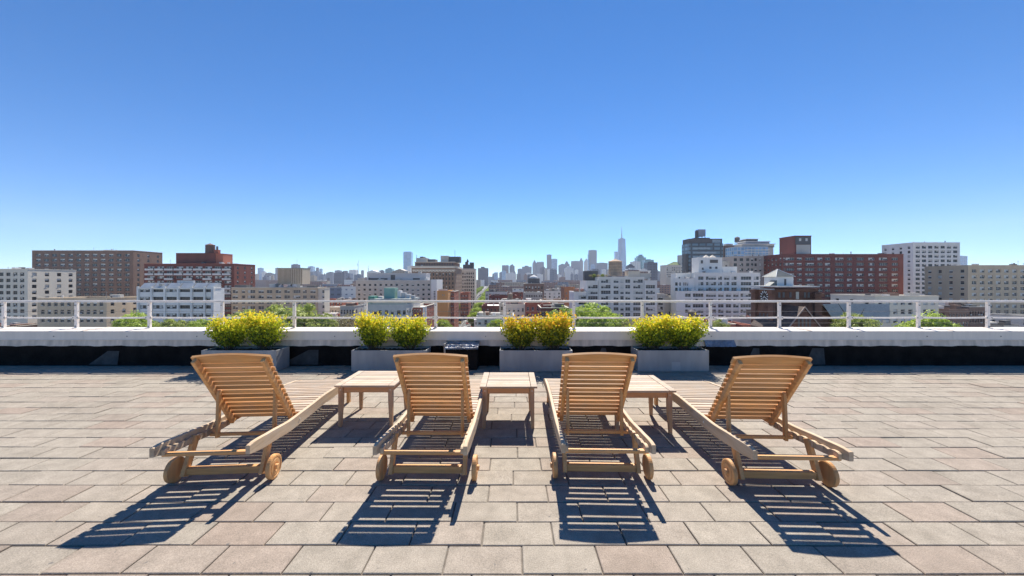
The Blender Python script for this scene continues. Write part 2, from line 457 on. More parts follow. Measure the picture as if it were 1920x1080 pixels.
def build_railing():
    t = thing('guard_railing', 'pale two-bar metal guard railing bolted along the top of the parapet, with slim posts', 'railing', (0, 6.75, 0.612))
    z0 = 0.612
    pxs = [-650,-512,-378,-247,-116]   # spacing continued outside the measured posts
    posts = [417,552,686,817,946,1076,1204,1332,1461]
    X = [PX(p, 6.75) for p in posts]
    X = [X[0]-1.32*i for i in (6,5,4,3,2,1)] + X + [X[-1]+1.26*i for i in range(1,7)]
    pm = MB()
    pm.bbox(-0.024,0.024,-0.02,0.02,0.0,0.462,0.005)
    pm.box(-0.045,0.045,-0.04,0.04,-0.002,0.008)
    pme = pm.mesh('post', RAILM)
    cm = MB(); cm.bbox(-0.052,0.052,-0.026,-0.0205,0.155,0.215,0.003)
    for dx in (-.042,.042): cm.cyl((dx,-0.026,0.185),(dx,-0.034,0.185),0.009,n=8,m=1)
    cme = cm.mesh('clamp', [RAILM, STEEL])
    fm = MB(); fm.cyl((0,-0.02,0),(0,-0.03,0),0.010,n=8)
    fme = fm.mesh('bolt', STEEL)
    for x in X:
        p = link_mesh('post', pme, t, (x,0,0)); link_mesh('clamp', cme, p); link_mesh('bolt', fme, p, (0,0,.41)); link_mesh('bolt', fme, p, (0,0,.03))
    for a, b in zip(X[:-1], X[1:]):
        m = MB(); m.bbox(a+0.002,b-0.002,-0.022,0.022,0.463,0.500,0.006); m.obj('top_rail', RAILM, t)
        m = MB()
        sag = 0.006
        n = 8
        for i in range(n):
            s0, s1 = i/n, (i+1)/n
            x0, x1 = a+0.025+(b-a-.05)*s0, a+0.025+(b-a-.05)*s1
            q0, q1 = 0.186-sag*4*s0*(1-s0), 0.186-sag*4*s1*(1-s1)
            for za, zb, ya, yb in ((q0-.016,q0+.016,-.014,-.014),):
                pts0 = [(x0,-.014,q0-.014),(x0,-.014,q0+.014),(x0,.014,q0+.014),(x0,.014,q0-.014)]
                pts1 = [(x1,-.014,q1-.014),(x1,-.014,q1+.014),(x1,.014,q1+.014),(x1,.014,q1-.014)]
                for j in range(4):
                    k = (j+1) % 4; m.quad([pts0[j],pts0[k],pts1[k],pts1[j]])
        m.obj('mid_rail', RAILM, t)
    for z in (0.30, 0.09):
        m = MB(); m.cyl((X[0],0.0,z),(X[-1],0.0,z),0.0028,n=6); m.obj('cable', STEEL, t)
build_railing()

# ------------------------------------------------------------------ things along the parapet
def build_vent_box():
    t = thing('scupper_box', 'black tarred box with crinkled silver top against the parapet, between two planters', 'vent box', (-0.83, 6.25, 0))
    m = MB(); m.bbox(-0.26,0.26,-0.13,0.18,0.0,0.36,0.015); m.obj('housing', TAR, t)
    foil = plain('crinkled_foil', (0.42,0.42,0.45), 0.35, 0.5, 7, metal=0.6, bmp=0.9, bd=0.06)
    m = MB(); rr = random.Random(4); nx, ny = 16, 6
    G = [[(-0.275+0.55*i/nx, -0.15+0.30*j/ny, 0.372+0.055*j/ny+rr.uniform(-.008,.008)) for i in range(nx+1)] for j in range(ny+1)]
    for j in range(ny):
        for i in range(nx): m.quad([G[j][i],G[j][i+1],G[j+1][i+1],G[j+1][i]])
    for i in range(nx): m.quad([(G[0][i][0],-.155,.345),(G[0][i+1][0],-.155,.345),G[0][i+1],G[0][i]])
    m.obj('foil_cover', foil, t)
    m = MB(); m.box(-0.29,-0.262,-0.14,0.17,0.0,0.43); m.obj('side_flange', STEEL, t)
build_vent_box()
def build_blue_sheet():
    blue = plain('blue_plastic', (0.13,0.18,0.27), 0.3, 0.4, 6, bmp=0.6, bd=0.03)
    rr = random.Random(8); m = MB(); nx, ny = 14, 4
    G = [[(3.33+0.52*i/nx - .02*j/ny, 6.385+0.03*j/ny+rr.uniform(-.006,.006), 0.335+0.115*j/ny+rr.uniform(-.003,.003)) for i in range(nx+1)] for j in range(ny+1)]
    for j in range(ny):
        for i in range(nx): m.quad([G[j][i],G[j][i+1],G[j+1][i+1],G[j+1][i]])
    for i in range(nx): m.quad([(G[0][i][0],6.42,.333),(G[0][i+1][0],6.42,.333),G[0][i+1],G[0][i]])
    o = m.obj('plastic_sheet', blue)
    tag(o, 'blue plastic sheet tucked under the coping beside the fourth planter', 'plastic sheet')
build_blue_sheet()

# ------------------------------------------------------------------ planters and shrubs
def build_planter(x0, x1, y, label, patch=False, wd=0.36):
    t = thing('planter_box', label, 'planter', ((x0+x1)/2, y, 0), 0, 'grey metal planters along the parapet')
    W = (x1-x0)/2; h = 0.345; th = 0.016
    m = MB()
    m.bbox(-W,W,0,th,0.012,h,0.003); m.bbox(-W,W,wd-th,wd,0.012,h,0.003)
    m.bbox(-W,-W+th,th,wd-th,0.012,h-.001,0.003); m.bbox(W-th,W,th,wd-th,0.012,h-.001,0.003)
    m.box(-W+.01,W-.01,.01,wd-.01,0.0,0.03)
    m.obj('box', ZINC, t)
    m = MB(); rr = random.Random(int(x0*100)); nx, ny = 40, 10
    G = [[(-W+th+(2*W-2*th)*i/nx, th+(wd-2*th)*j/ny, 0.305+rr.uniform(-.014,.018)) for i in range(nx+1)] for j in range(ny+1)]
    for j in range(ny):
        for i in range(nx): m.quad([G[j][i],G[j][i+1],G[j+1][i+1],G[j+1][i]])
    m.obj('soil', SOIL, t)
    if patch:
        m = MB(); m.box(-0.03,0.11,-0.0035,-0.0005,0.02,0.155); m.obj('patch_plate', plain('new_zinc',(0.42,0.415,0.40),0.5,0.06,6), t)
    return t
PL = [(-5.01,-3.80,'grey metal planter box behind the leftmost lounger, its right end lit by sun',False),
      (-2.59,-1.385,'grey metal planter box behind the left side table',False),
      (-0.20,0.975,'grey metal planter box behind the middle side table',False),
      (2.03,3.175,'grey metal planter box with a square patch low on its front',True)]
for a, b, lab, pt in PL: build_planter(a, b, 6.0, lab, pt)

def shrub_meshes(seed, wx, wy, h):
    rr = random.Random(seed); st = MB(); lf = MB()
    for k in range(88):
        a = rr.uniform(0, 2*math.pi); q = math.sqrt(rr.random())
        tx, ty = wx*q*math.cos(a), wy*q*math.sin(a)
        hh = h*(0.58+0.50*rr.random()**1.1) * (1-0.10*q*q) * (1+0.10*math.sin(a*3+seed)*q)
        bx, by = tx*0.16+rr.uniform(-.03,.03), ty*0.2+rr.uniform(-.02,.02)
        pts = []
        for i in range(7):
            s = i/6.0
            pts.append(Vector((bx+(tx-bx)*(s**0.72)+rr.uniform(-.008,.008), by+(ty-by)*(s**0.72)+rr.uniform(-.008,.008), hh*s)))
        if k % 3 == 0:
            st.tube([pts[i] for i in (0,2,4,6)], [.005,.004,.0025,.0012], n=5)
        nl = int(44*(0.6+hh/h*.5))
        for i in range(nl):
            s = 0.22 + 0.80*rr.random()**0.8; s = min(s, 1.0)
            j = min(int(s*6), 5); f = s*6-j
            c = pts[j].lerp(pts[j+1], f) if j < 5 or f < 1 else pts[6]
            sp = 0.018+0.030*s
            c = c + Vector((rr.gauss(0,sp), rr.gauss(0,sp), rr.gauss(0,sp*0.7)))
            if c.z < 0.03: continue
            d = Vector((rr.gauss(0,.6), rr.gauss(0,.6), rr.uniform(.1,1.2))).normalized()
            u = d.orthogonal().normalized(); u = Matrix.Rotation(rr.uniform(0,6.28), 3, d) @ u
            L = rr.uniform(.030,.056); W = L*rr.uniform(.26,.38)
            nn = d.cross(u)*L*0.18
            lf.quad([c, c+d*L*.5+u*W+nn, c+d*L, c+d*L*.5-u*W+nn])
    return st.mesh('stems', BARK, fixn=False), lf.mesh('leaves', SHRUB, fixn=False)
SM = [shrub_meshes(3,0.335,0.22,0.53), shrub_meshes(9,0.32,0.22,0.55)]
SH = [(-4.70,0,0,1.0,0.98,'yellow-green shrub in the first planter, on the left half of the box'),
      (-4.11,1,1.1,1.10,1.05,'yellow-green shrub in the first planter, reaching over its sunlit right end'),
      (-2.30,1,0,0.92,1.03,'yellow-green shrub in the left half of the planter behind the left side table'),
      (-1.70,0,2.5,0.98,1.0,'yellow-green shrub with airy base in the right half of the second planter'),
      (0.13,0,0.5,0.92,1.0,'orange-tipped dense shrub in left half of the third planter'),
      (0.68,1,3.0,1.12,1.02,'orange-tipped wide shrub leaning past the right end of the third planter'),
      (2.33,1,4.0,1.14,0.96,'bright yellow shrub in the left half of the planter with the square patch'),
      (2.86,0,5.2,1.1,1.0,'bright yellow shrub in the right half of the planter with the square patch')]
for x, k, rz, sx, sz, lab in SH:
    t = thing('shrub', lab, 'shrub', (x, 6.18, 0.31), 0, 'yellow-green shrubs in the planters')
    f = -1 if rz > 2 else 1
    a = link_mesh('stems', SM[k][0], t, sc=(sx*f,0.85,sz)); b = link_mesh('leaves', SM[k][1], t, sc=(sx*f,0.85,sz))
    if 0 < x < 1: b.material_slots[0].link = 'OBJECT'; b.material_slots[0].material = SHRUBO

# ------------------------------------------------------------------ sun loungers
def rail_z(y):
    """top edge height of the S-curved side rail along local y (wheel axle at 0)"""
    K = [(-0.24,.368),(0.0,.345),(0.30,.322),(0.60,.326),(0.95,.336),(1.3,.328),(1.6,.302),(1.86,.262)]
    for (a, za), (b, zb) in zip(K[:-1], K[1:]):
        if y <= b:
            s = (y-a)/(b-a); s = s*s*(3-2*s)*0.5+s*0.5
            return za+(zb-za)*s
    return K[-1][1]
def rail_mesh(x0, x1):
    m = MB(); n = 40; P = []
    for i in range(n+1):
        y = -0.24+2.10*i/n; zt = rail_z(y); hgt = 0.090
        e = min(i, n-i)
        c = (0.016,0.006,0.002,0)[e] if e < 4 else 0
        P.append((y, zt-c, zt-hgt+c*0.8))
    ch = 0.004
    for (y, zt, zb) in P:
        m.v += [(x0+ch,y,zt),(x1-ch,y,zt),(x1,y,zt-ch),(x1,y,zb+ch),(x1-ch,y,zb),(x0+ch,y,zb),(x0,y,zb+ch),(x0,y,zt-ch)]
    for i in range(n):
        for j in range(8):
            k = (j+1) % 8; m.f.append((8*i+j,8*i+k,8*(i+1)+k,8*(i+1)+j)); m.m.append(0)
    m.f.append(tuple(range(8))); m.m.append(0); m.f.append(tuple(8*n+q for q in range(8))); m.m.append(0)
    return m
HY, HZ, BL, BA = 0.485, 0.285, 0.765, R(55)        # hinge y/z, back length, angle above horizontal
def build_lounger(loc, rz, label):
    t = thing('sun_lounger', label, 'sun lounger', loc, rz, 'teak sun loungers in a row')
    for s in (-1, 1):
        xa, xb = sorted((s*0.293, s*0.322))
        r = rail_mesh(xa, xb).obj('side_rail', BY, t)
        for sy_, sz_ in ((0.44,HZ-.004),(1.62,0.262)):
            m = MB(); m.cyl((s*0.322,sy_,sz_),(s*0.3265,sy_,sz_),0.008,n=10); m.obj('screw_cap', plain('screw_plug',(0.6,0.55,0.48),0.6,0.1,20), r)
        # slanted wheel leg
        m = MB(); Mt = Matrix.Translation((s*0.272, 0.0, 0.085)) @ Matrix.Rotation(R(-24), 4, 'X')
        m.bbox(-0.015,0.015,-0.026,0.026,-0.045,0.235,0.004, M=Mt); m.obj('leg', WZ, t)
        # front leg
        m = MB(); Mt = Matrix.Translation((s*0.272, 1.73, 0.0))
        m.bbox(-0.016,0.016,-0.03,0.03,0.0,0.262,0.004, M=Mt); m.obj('leg', WZ, t)
        # wheel
        m = MB()
        x0 = s*0.330
        pr = [(0.080,0.0),(0.088,0.004),(0.088,0.029),(0.081,0.033),(0.070,0.0335),(0.067,0.0295),(0.060,0.0295),(0.057,0.0335),(0.034,0.034),(0.031,0.0305),(0.026,0.0305)]
        m.lathe([(a, h*s) for a, h in pr], 36, axis='x', c=(x0,0,0.089)); wh = m.obj('wheel', WZ, t)
        m = MB(); m.lathe([(0.020,0.028*s),(0.020,0.046*s),(0.017,0.05*s)], 20, axis='x', c=(x0,0,0.089)); m.obj('hub', WZ, wh)
        m = MB()   # scalloped rack for the back support
        x0, x1 = sorted((s*0.2925, s*0.268)); n = 44
        for i in range(n):
            y0 = -0.19+0.66*i/n; y1 = -0.19+0.66*(i+1)/n
            f = lambda y: rail_z(y)-0.050+0.013*abs(math.sin((y+.19)*math.pi/0.094))**0.6
            za, zb = f(y0), f(y1); ba, bb = rail_z(y0)-0.086, rail_z(y1)-0.086
            m.quad([(x0,y0,za),(x1,y0,za),(x1,y1,zb),(x0,y1,zb)]); m.quad([(x0,y0,ba),(x1,y0,ba),(x1,y1,bb),(x0,y1,bb)])
            m.quad([(x0,y0,za),(x0,y0,ba),(x0,y1,bb),(x0,y1,zb)]); m.quad([(x1,y0,za),(x1,y0,ba),(x1,y1,bb),(x1,y1,zb)])
        m.quad([(x0,-.19,rail_z(-.19)-.086),(x1,-.19,rail_z(-.19)-.086),(x1,-.19,rail_z(-.19)-.05),(x0,-.19,rail_z(-.19)-.05)])
        m.obj('notched_rack', BY, t)
    m = MB(); m.bbox(-0.257,0.257,-0.020,0.020,0.052,0.104,0.005); m.obj('axle_beam', WX, t)
    m = MB(); m.bbox(-0.292,0.292,-0.185,-0.145,0.266,0.288,0.004); m.obj('end_rail', WX, t)
    m = MB(); m.bbox(-0.257,0.257,1.71,1.75,0.12,0.17,0.004); m.obj('foot_beam', WX, t)
    # seat
    m = MB(); y = HY+0.035; pitch = 0.0625
    while y < 1.82:
        z = rail_z(y+.02)-0.007
        sl = math.atan2(rail_z(y+.04)-rail_z(y), .04)
        Mt = Matrix.Translation((0, y+.023, z-.009)) @ Matrix.Rotation(sl, 4, 'X')
        m.bbox(-0.291,0.291,-0.0232,0.0232,-0.009,0.009,0.003, M=Mt); y += pitch
    seat = m.obj('seat', BX, t)
    for s in (-1, 1):
        m = MB(); n = 14
        for i in range(n):
            y0 = HY+(1.80-HY)*i/n; y1 = HY+(1.80-HY)*(i+1)/n
            za, zb = rail_z(y0)-.027, rail_z(y1)-.027; xa, xb = sorted((s*0.2915, s*0.262))
            P0 = [(xa,y0,za),(xb,y0,za),(xb,y0,za-.05),(xa,y0,za-.05)]; P1 = [(xa,y1,zb),(xb,y1,zb),(xb,y1,zb-.05),(xa,y1,zb-.05)]
            for j in range(4): m.quad([P0[j],P0[(j+1)%4],P1[(j+1)%4],P1[j]])
            if i == 0: m.quad(P0)
            if i == n-1: m.quad(P1)
        m.obj('ledger', WY, seat)
    # backrest: local frame u up along the back, w out of the sitting side (towards +y)
    Mb = Matrix.Translation((0, HY, HZ)) @ Matrix.Rotation(math.pi/2-BA, 4, 'X')
    # Mb z axis points up-and-towards camera; local +y is the sitting side
    m = MB(); n = 13; p = (BL-0.085)/n
    for i in range(n):
        u = 0.012+i*p
        m.bbox(-0.280,0.280,0.0,0.015,u,u+p-0.0150,0.004, M=Mb)
    br = m.obj('backrest', WX, t)
    for s in (-1, 1):
        xa, xb = sorted((s*0.232, s*0.262))
        m = MB(); m.bbox(xa,xb,-0.044,-0.0005,-0.015,BL-0.025,0.006, M=Mb)
        m.obj('stile', WY, br)
    m = MB(); z0 = BL-0.080; k = 16; prof = []       # arched top board
    for i in range(k+1):
        x = -0.283+0.566*i/k; q = abs(x)/0.283
        top = BL-0.018+0.024*(1-q**1.8)
        prof.append((x, top))
    n0 = len(m.v)
    for yy in (0.0, 0.020):
        for x, z in prof: m.v.append(tuple(Mb @ Vector((x, yy, z0))))
        for x, z in prof: m.v.append(tuple(Mb @ Vector((x, yy, z))))
    kk = k+1
    for i in range(k):
        m.f.append((n0+i,n0+i+1,n0+kk+i+1,n0+kk+i)); m.f.append((n0+2*kk+i,n0+2*kk+i+1,n0+3*kk+i+1,n0+3*kk+i))
        m.f.append((n0+kk+i,n0+kk+i+1,n0+3*kk+i+1,n0+3*kk+i)); m.f.append((n0+i,n0+i+1,n0+2*kk+i+1,n0+2*kk+i)); m.m += [0]*4
    for i in (0, k): m.f.append((n0+i,n0+kk+i,n0+3*kk+i,n0+2*kk+i)); m.m.append(0)
    m.obj('top_board', WX, br)
    # support struts under the back
    sy0, sz0 = 0.262, 0.572; sy1, sz1 = 0.245, 0.232
    for s in (-1, 1):
        xa, xb = sorted((s*0.206, s*0.230)); m = MB()
        d = Vector((0, sy1-sy0, sz1-sz0)); ang = math.atan2(d.y, -d.z)
        Mt = Matrix.Translation((0, sy0, sz0)) @ Matrix.Rotation(ang, 4, 'X')
        m.bbox(xa,xb,-0.018,0.018,-d.length-.015,0.02,0.007, M=Mt); m.obj('support_strut', WZ, t)
    m = MB(); m.bbox(-0.272,0.272,sy1-.013,sy1+.013,sz1+.0,sz1+.024,0.004); m.obj('support_bar', WX, t)
    return t
build_lounger((-2.125, 2.755, 0), R(4), 'leftmost teak lounger with raised slatted back, nearest to the left side table')
build_lounger((-0.622, 2.765, 0), R(-0.6), 'teak lounger with raised back between the left and middle side tables')
build_lounger((0.668, 2.79, 0), R(-1.5), 'teak lounger with raised back between the middle and right side tables')
build_lounger((1.925, 2.69, 0), R(-2), 'rightmost teak lounger, its head end closest to the camera, right of the right side table')

def build_table(x, y, w, d, rz, label):
    t = thing('side_table', label, 'side table', (x, y, 0), rz, 'low teak side tables between the loungers')
    W, D, h = w/2, d/2, 0.428; m = MB()
    bw = 0.062
    m.bbox(-W,-W+bw,-D,D,h-.02,h,0.003); m.bbox(W-bw,W,-D,D,h-.02,h,0.003)
    n = 8; p = (2*D)/n
    for i in range(n): m.bbox(-W+bw+.004,W-bw-.004,-D+i*p+.0015,-D+(i+1)*p-.0015,h-.021,h-.001,0.003)
    m.obj('tabletop', BX, t)
    a = 0.030
    for sx in (-1, 1):
        for sy in (-1, 1):
            m = MB(); cx, cy = sx*(W-a-.02), sy*(D-a-.02)
            k = len(m.v)
            for z, hw in ((0,.0145),(0.26,.0215),(h-.022,.0225)):
                ox, oy = sx*(.0225-hw)*-1, sy*(.0225-hw)*-1
                for dx, dy in ((-1,-1),(1,-1),(1,1),(-1,1)): m.v.append((cx-ox+dx*hw, cy-oy+dy*hw, z))
            for q in range(2):
                for j in range(4): m.f.append((k+4*q+j,k+4*q+(j+1)%4,k+4*q+4+(j+1)%4,k+4*q+4+j)); m.m.append(0)
            m.f += [(k,k+1,k+2,k+3),(k+8,k+9,k+10,k+11)]; m.m += [0,0]
            lg = m.obj('leg', TZ, t)
            if sy < 0:
                m = MB(); m.cyl((cx,cy-.0225,h-.052),(cx,cy-.0245,h-.052),.007,n=10); m.obj('screw_cap', plain('screw_plug',(0.6,0.55,0.48),0.6,0.1,20), lg)
    for s in (-1, 1):
        yy = s*(D-a-.02); m = MB(); m.bbox(-W+a+.044,W-a-.044,yy-.012,yy+.012,h-.082,h-.022,.003); m.obj('apron', TX, t)
        xx = s*(W-a-.02); m = MB(); m.bbox(xx-.012,xx+.012,-D+a+.044,D-a-.044,h-.082,h-.022,.003); m.obj('apron', TX, t)
build_table(-1.475, 4.015, 0.60, 0.60, R(0), 'low teak side table on the left, in front of the second planter')
build_table(-0.035, 3.96, 0.57, 0.57, R(0), 'low teak side table in the middle of the row, seen straight on')
build_table(1.265, 3.83, 0.60, 0.58, R(0), 'low teak side table on the right, partly hidden behind a lounger back')

# ------------------------------------------------------------------ city ground and avenue
m = MB(); m.quad([(-9000,-1500,STREET),(9000,-1500,STREET),(9000,15000,STREET),(-9000,15000,STREET)]); tag(m.obj('ground', GRND), kind='structure')
def ave_x(y): return -22.4 - 0.05*y
def strip(name, mat, o0, o1, y0, y1, z, kind='structure'):
    m = MB(); m.quad([(ave_x(y0)+o0,y0,z),(ave_x(y0)+o1,y0,z),(ave_x(y1)+o1,y1,z),(ave_x(y1)+o0,y1,z)])
    return tag(m.obj(name, mat), kind=kind)
strip('road', ASPH, -9.5, 9.5, 60, 2600, STREET+0.02)
for a, b in ((-15,-9.5),(9.5,15)):
    m = MB(); y0, y1 = 60, 2600
    P = [(ave_x(y)+o,y) for y, o in ((y0,a),(y0,b),(y1,b),(y1,a))]
    n = 0; m.v = [(x,y,STREET) for x, y in P]+[(x,y,STREET+.15) for x, y in P]
    for q in ((4,5,6,7),(0,1,5,4),(1,2,6,5),(2,3,7,6),(3,0,4,7)): m.f.append(q); m.m.append(0)
    tag(m.obj('sidewalk', PAVE), kind='structure')
m = MB()
for o in (-4.6, 0, 4.6):
    y = 150
    while y < 700:
        m.quad([(ave_x(y)+o-.1,y,STREET+.028),(ave_x(y)+o+.1,y,STREET+.028),(ave_x(y+3)+o+.1,y+3,STREET+.028),(ave_x(y+3)+o-.1,y+3,STREET+.028)]); y += 9
for yc in (205, 285, 365, 445):
    for k in range(12):
        o = -9+k*1.6; m.quad([(ave_x(yc)+o,yc,STREET+.028),(ave_x(yc)+o+.7,yc,STREET+.028),(ave_x(yc)+o+.7,yc+3.5,STREET+.028),(ave_x(yc)+o,yc+3.5,STREET+.028)])
tag(m.obj('road_markings', PAINT), kind='structure')
for yc in (212, 292, 372):
    m = MB(); m.quad([(-300,yc,STREET+.012),(300,yc,STREET+.012),(300,yc+10,STREET+.012),(-300,yc+10,STREET+.012)]); tag(m.obj('road', ASPH), kind='structure')

# ------------------------------------------------------------------ windows (shared meshes)
WC = {}
def win_mesh(w, h, var, dark=False):
    w = round(w*5)/5; h = round(h*5)/5; k = (w, h, var, dark)
    if k in WC: return WC[k]
    m = MB(); f = 0.09; W = w/2
    n = max(1, round(w/1.3)); fm = 1
    m.quad([(-W,0,0),(W,0,0),(W,0,h),(-W,0,h)], 0)
    m.box(-W,W,-.06,-.005,0,f,fm); m.box(-W,W,-.06,-.005,h-f,h,fm)
    for i in range(n+1):
        x = -W+f/2+(w-f)*i/n; m.box(x-f/2,x+f/2,-.06,-.005,f,h-f,fm)
    if n > 1 or h > 1.4: m.box(-W+f,W-f,-.05,-.005,h*.52-.04,h*.52+.04,fm)
    pw = (w-f)/n
    rr = random.Random(var*7+int(w*10))
    for i in range(n):
        if var == 0: continue
        if rr.random() < (.25,.45,.8,.55)[var]:
            x = -W+f+pw*i; lo = h-f-(h-2*f)*rr.choice((.35,.5,.5,.95)); m.quad([(x,-.004,lo),(x+pw-f,-.004,lo),(x+pw-f,-.004,h-f),(x,-.004,h-f)], 2)
    if var == 3:
        x = rr.uniform(-W+.5, max(W-.5,-W+.51)); m.box(x-.33,x+.33,-.38,-.062,f,f+.42,3)
    WC[k] = m.mesh('window', [GLASS, FRD if dark else FRW, BLIND, ACM], fixn=False)
    return WC[k]

def facade(mb, org, ud, W, H, cells_x, cells_z, rec):
    """wall plane with real window openings; returns window placements (centre, base, w, h)"""
    ox, oy = org; ux, uy = ud
    inx, iny = (-uy, ux) if ux else ((-1,0) if rec > 0 else (1,0))
    r = abs(rec)
    if ux: inx, iny = 0, 1
    P = lambda u, z, d=0.0: (ox+ux*u+inx*d, oy+uy*u+iny*d, z)
    xs = sorted(set([0, W] + [c for ab in cells_x for c in ab])); zs = sorted(set([0, H] + [c for ab in cells_z for c in ab]))
    cx = set(cells_x); cz = set(cells_z); res = []
    for i in range(len(xs)-1):
        for j in range(len(zs)-1):
            a, b, c, d = xs[i], xs[i+1], zs[j], zs[j+1]
            if (a,b) in cx and (c,d) in cz:
                for p, q in (((a,c),(b,c)),((b,c),(b,d)),((b,d),(a,d)),((a,d),(a,c))):
                    mb.quad([P(*p),P(*q),P(*q,r),P(*p,r)])
                res.append((P((a+b)/2,c,r), b-a, d-c))
            else: mb.quad([P(a,c),P(b,c),P(b,d),P(a,d)])
    return res

def building(name, label, x0, x1, ytop, Y, depth, wall, cols=(), rows=None, side=None, roofm=None, cat='building',
             rim=0.9, dark=False, sills=True, group=None, rec=0.28, zb=STREET, seed=0, ncap=96, cornice=None, xw=None):
    """x0..x1, ytop: where the front stands in the picture at distance Y; cols in picture columns;
    rows = (first top row, pitch, height, count); side = (number of columns, width)"""
    X0, X1 = (PX(x0,Y), PX(x1,Y)) if xw is None else xw
    W = X1-X0; Ht = PZ(ytop,Y)-zb; k = Y/FPX
    t = thing(name, label, cat, ((X0+X1)/2, Y, zb), 0, group)
    rr = random.Random(seed*31+int(x0))
    cx = [((c[0]-960)*k-X0, (c[1]-960)*k-X0) for c in cols]
    cz = []
    if rows:
        for i in range(rows[3]):
            zt = PZ(rows[0]+rows[1]*i, Y)-zb; h = rows[2]*k
            if zt-h > 0.5: cz.append((zt-h, zt))
    m = MB(); pl = []
    for c, w, h in facade(m, (-W/2, 0), (1,0), W, Ht, cx, cz, rec): pl.append((c, 0, w, h, 0))
    sx = []
    if side and cz:
        ns, sw = side
        for i in range(ns):
            u = depth*(i+0.5)/ns; sx.append((u-sw/2, u+sw/2))
    right_vis = (X0+X1)/2 < 0
    for s, vis in ((-1, not right_vis), (1, right_vis)):
        cc = sx if vis else []
        for c, w, h in facade(m, (s*W/2, 0), (0,1), depth, Ht, cc, cz if cc else [], s*rec): pl.append((c, s*math.pi/2, w, h, 1))
    m.quad([(-W/2,depth,0),(W/2,depth,0),(W/2,depth,Ht),(-W/2,depth,Ht)])
    m.obj('wall', wall, t, fixn=False)
    # roof deck, parapet rim
    m = MB(); e = 0.35
    m.quad([(-W/2,0,Ht-rim),(W/2,0,Ht-rim),(W/2,depth,Ht-rim),(-W/2,depth,Ht-rim)], 1)
    o = 0.12
    m.box(-W/2-o,W/2+o,-o,e,Ht,Ht+.25); m.box(-W/2-o,W/2+o,depth-e,depth+o,Ht,Ht+.25)
    m.box(-W/2-o,-W/2+e,e,depth-e,Ht,Ht+.25); m.box(W/2-e,W/2+o,e,depth-e,Ht,Ht+.25)
    for a, b, c, d in ((-W/2+.003,W/2-.003,.003,e-.05),(-W/2+.003,-W/2+e-.05,.003,depth-.1),(W/2-e+.05,W/2-.003,.003,depth-.1)): m.box(a,b,c,d,Ht-rim,Ht-.004,0)
    m.obj('roof', [cornice or wall, roofm or ROOFS], t)
    # windows
    rest = MB(); cnt = 0
    pl.sort(key=lambda p: (round(-p[0][2]/1.0), p[4]))
    for c, rz, w, h, sd in pl:
        v = rr.choices((0,1,2,3), (3,3,3,2))[0]
        if cnt < ncap:
            o = link_mesh('window', win_mesh(w, h, v, dark), t, c, rz); cnt += 1
        else:
            Mt = Matrix.Translation(c) @ Matrix.Rotation(rz, 4, 'Z')
            rest.quad([Mt @ Vector(p) for p in ((-w/2,0,0),(w/2,0,0),(w/2,0,h),(-w/2,0,h))], 0)
            n = max(1, round(w/1.3))
            for i in range(n+1):
                x = -w/2+.05+(w-.1)*i/n; rest.box(x-.045,x+.045,-.06,-.005,.05,h-.05,1,M=Mt)
            rest.box(-w/2+.1,w/2-.1,-.05,-.004,h*.5-.04,h*.5+.04,1,M=Mt)
    if rest.f: tag(rest.obj('windows', [GLASS, FRD if dark else FRW], t, fixn=False), kind='stuff')
    if Y < 420 and W > 6:
        for q in range(max(2, min(9, int(W/5)))):
            x = rr.uniform(-W/2+1.2, W/2-1.2); y = rr.uniform(1.2, max(1.6, min(depth-1.5, 9))); kd = rr.random()
            m = MB()
            if kd < .35: a_, b_, h_ = rr.uniform(.5,1.3), rr.uniform(.5,1.2), rr.uniform(1.2,2.3); m.box(x-a_,x+a_,y-b_,y+b_,Ht-rim-.04,Ht-rim+h_); m.obj('rooftop_unit', rr.choice((ACM,ROOFS,W_GREY,TANKD)), t)
            elif kd < .6: h_ = rr.uniform(1.3,2.6); m.cyl((x,y,Ht-rim-.04),(x,y,Ht-rim+h_),.22,n=8); m.cyl((x,y,Ht-rim+h_+.002),(x,y,Ht-rim+h_+.35),.42,.3,n=8); m.obj('vent_pipe', rr.choice((ACM,TANKD)), t)
            elif kd < .8: h_ = rr.uniform(2.2,4.2); m.cyl((x,y,Ht-rim-.04),(x,y,Ht-rim+h_),.06,n=5); m.box(x-.6,x+.6,y-.03,y+.03,Ht-rim+h_*.85,Ht-rim+h_*.85+.06); m.obj('antenna', STEEL, t)
            else: a_ = rr.uniform(1.2,2.6); m.box(x-min(a_,W/2-abs(x)),x+min(a_,W/2-abs(x)),y-.8,y+.8,Ht-rim-.04,Ht+rr.uniform(.6,1.6)); m.obj('bulkhead', rr.choice((wall,W_GREY,W_BROWN)), t)
    t['_w'] = W
    return t, W, Ht, (X0, X1)
def part_box(t, name, x0, x1, y0, y1, z0, z1, mat, top=None):
    m = MB(); m.box(x0,x1,y0,y1,z0,z1,top=top); return m.obj(name, mat, t)
def on_roof(t, W, Ht, depth, Y, pxs, mats, name='bulkhead', y_in=4.0, dp=5.0):
    """blocks on the roof given by picture spans (xa, xb, ytop)"""
    cxw = t.location.x
    res = []
    for i, (xa, xb, yt) in enumerate(pxs):
        Yf = Y+y_in; a, b = PX(xa,Yf)-cxw, PX(xb,Yf)-cxw; z = PZ(yt,Yf)-t.location.z
        m = MB(); m.box(a,b,y_in,y_in+dp,Ht-.95,z); m.box(a-.12,b+.12,y_in-.12,y_in+dp+.12,z+.003,z+.2)
        res.append((m.obj(name, mats[i % len(mats)], t), (a+b)/2, z))
    return res
def spread(x0, x1, n, w):
    s = (x1-x0)/n; return [(x0+s*(i+.5)-w/2, x0+s*(i+.5)+w/2) for i in range(n)]

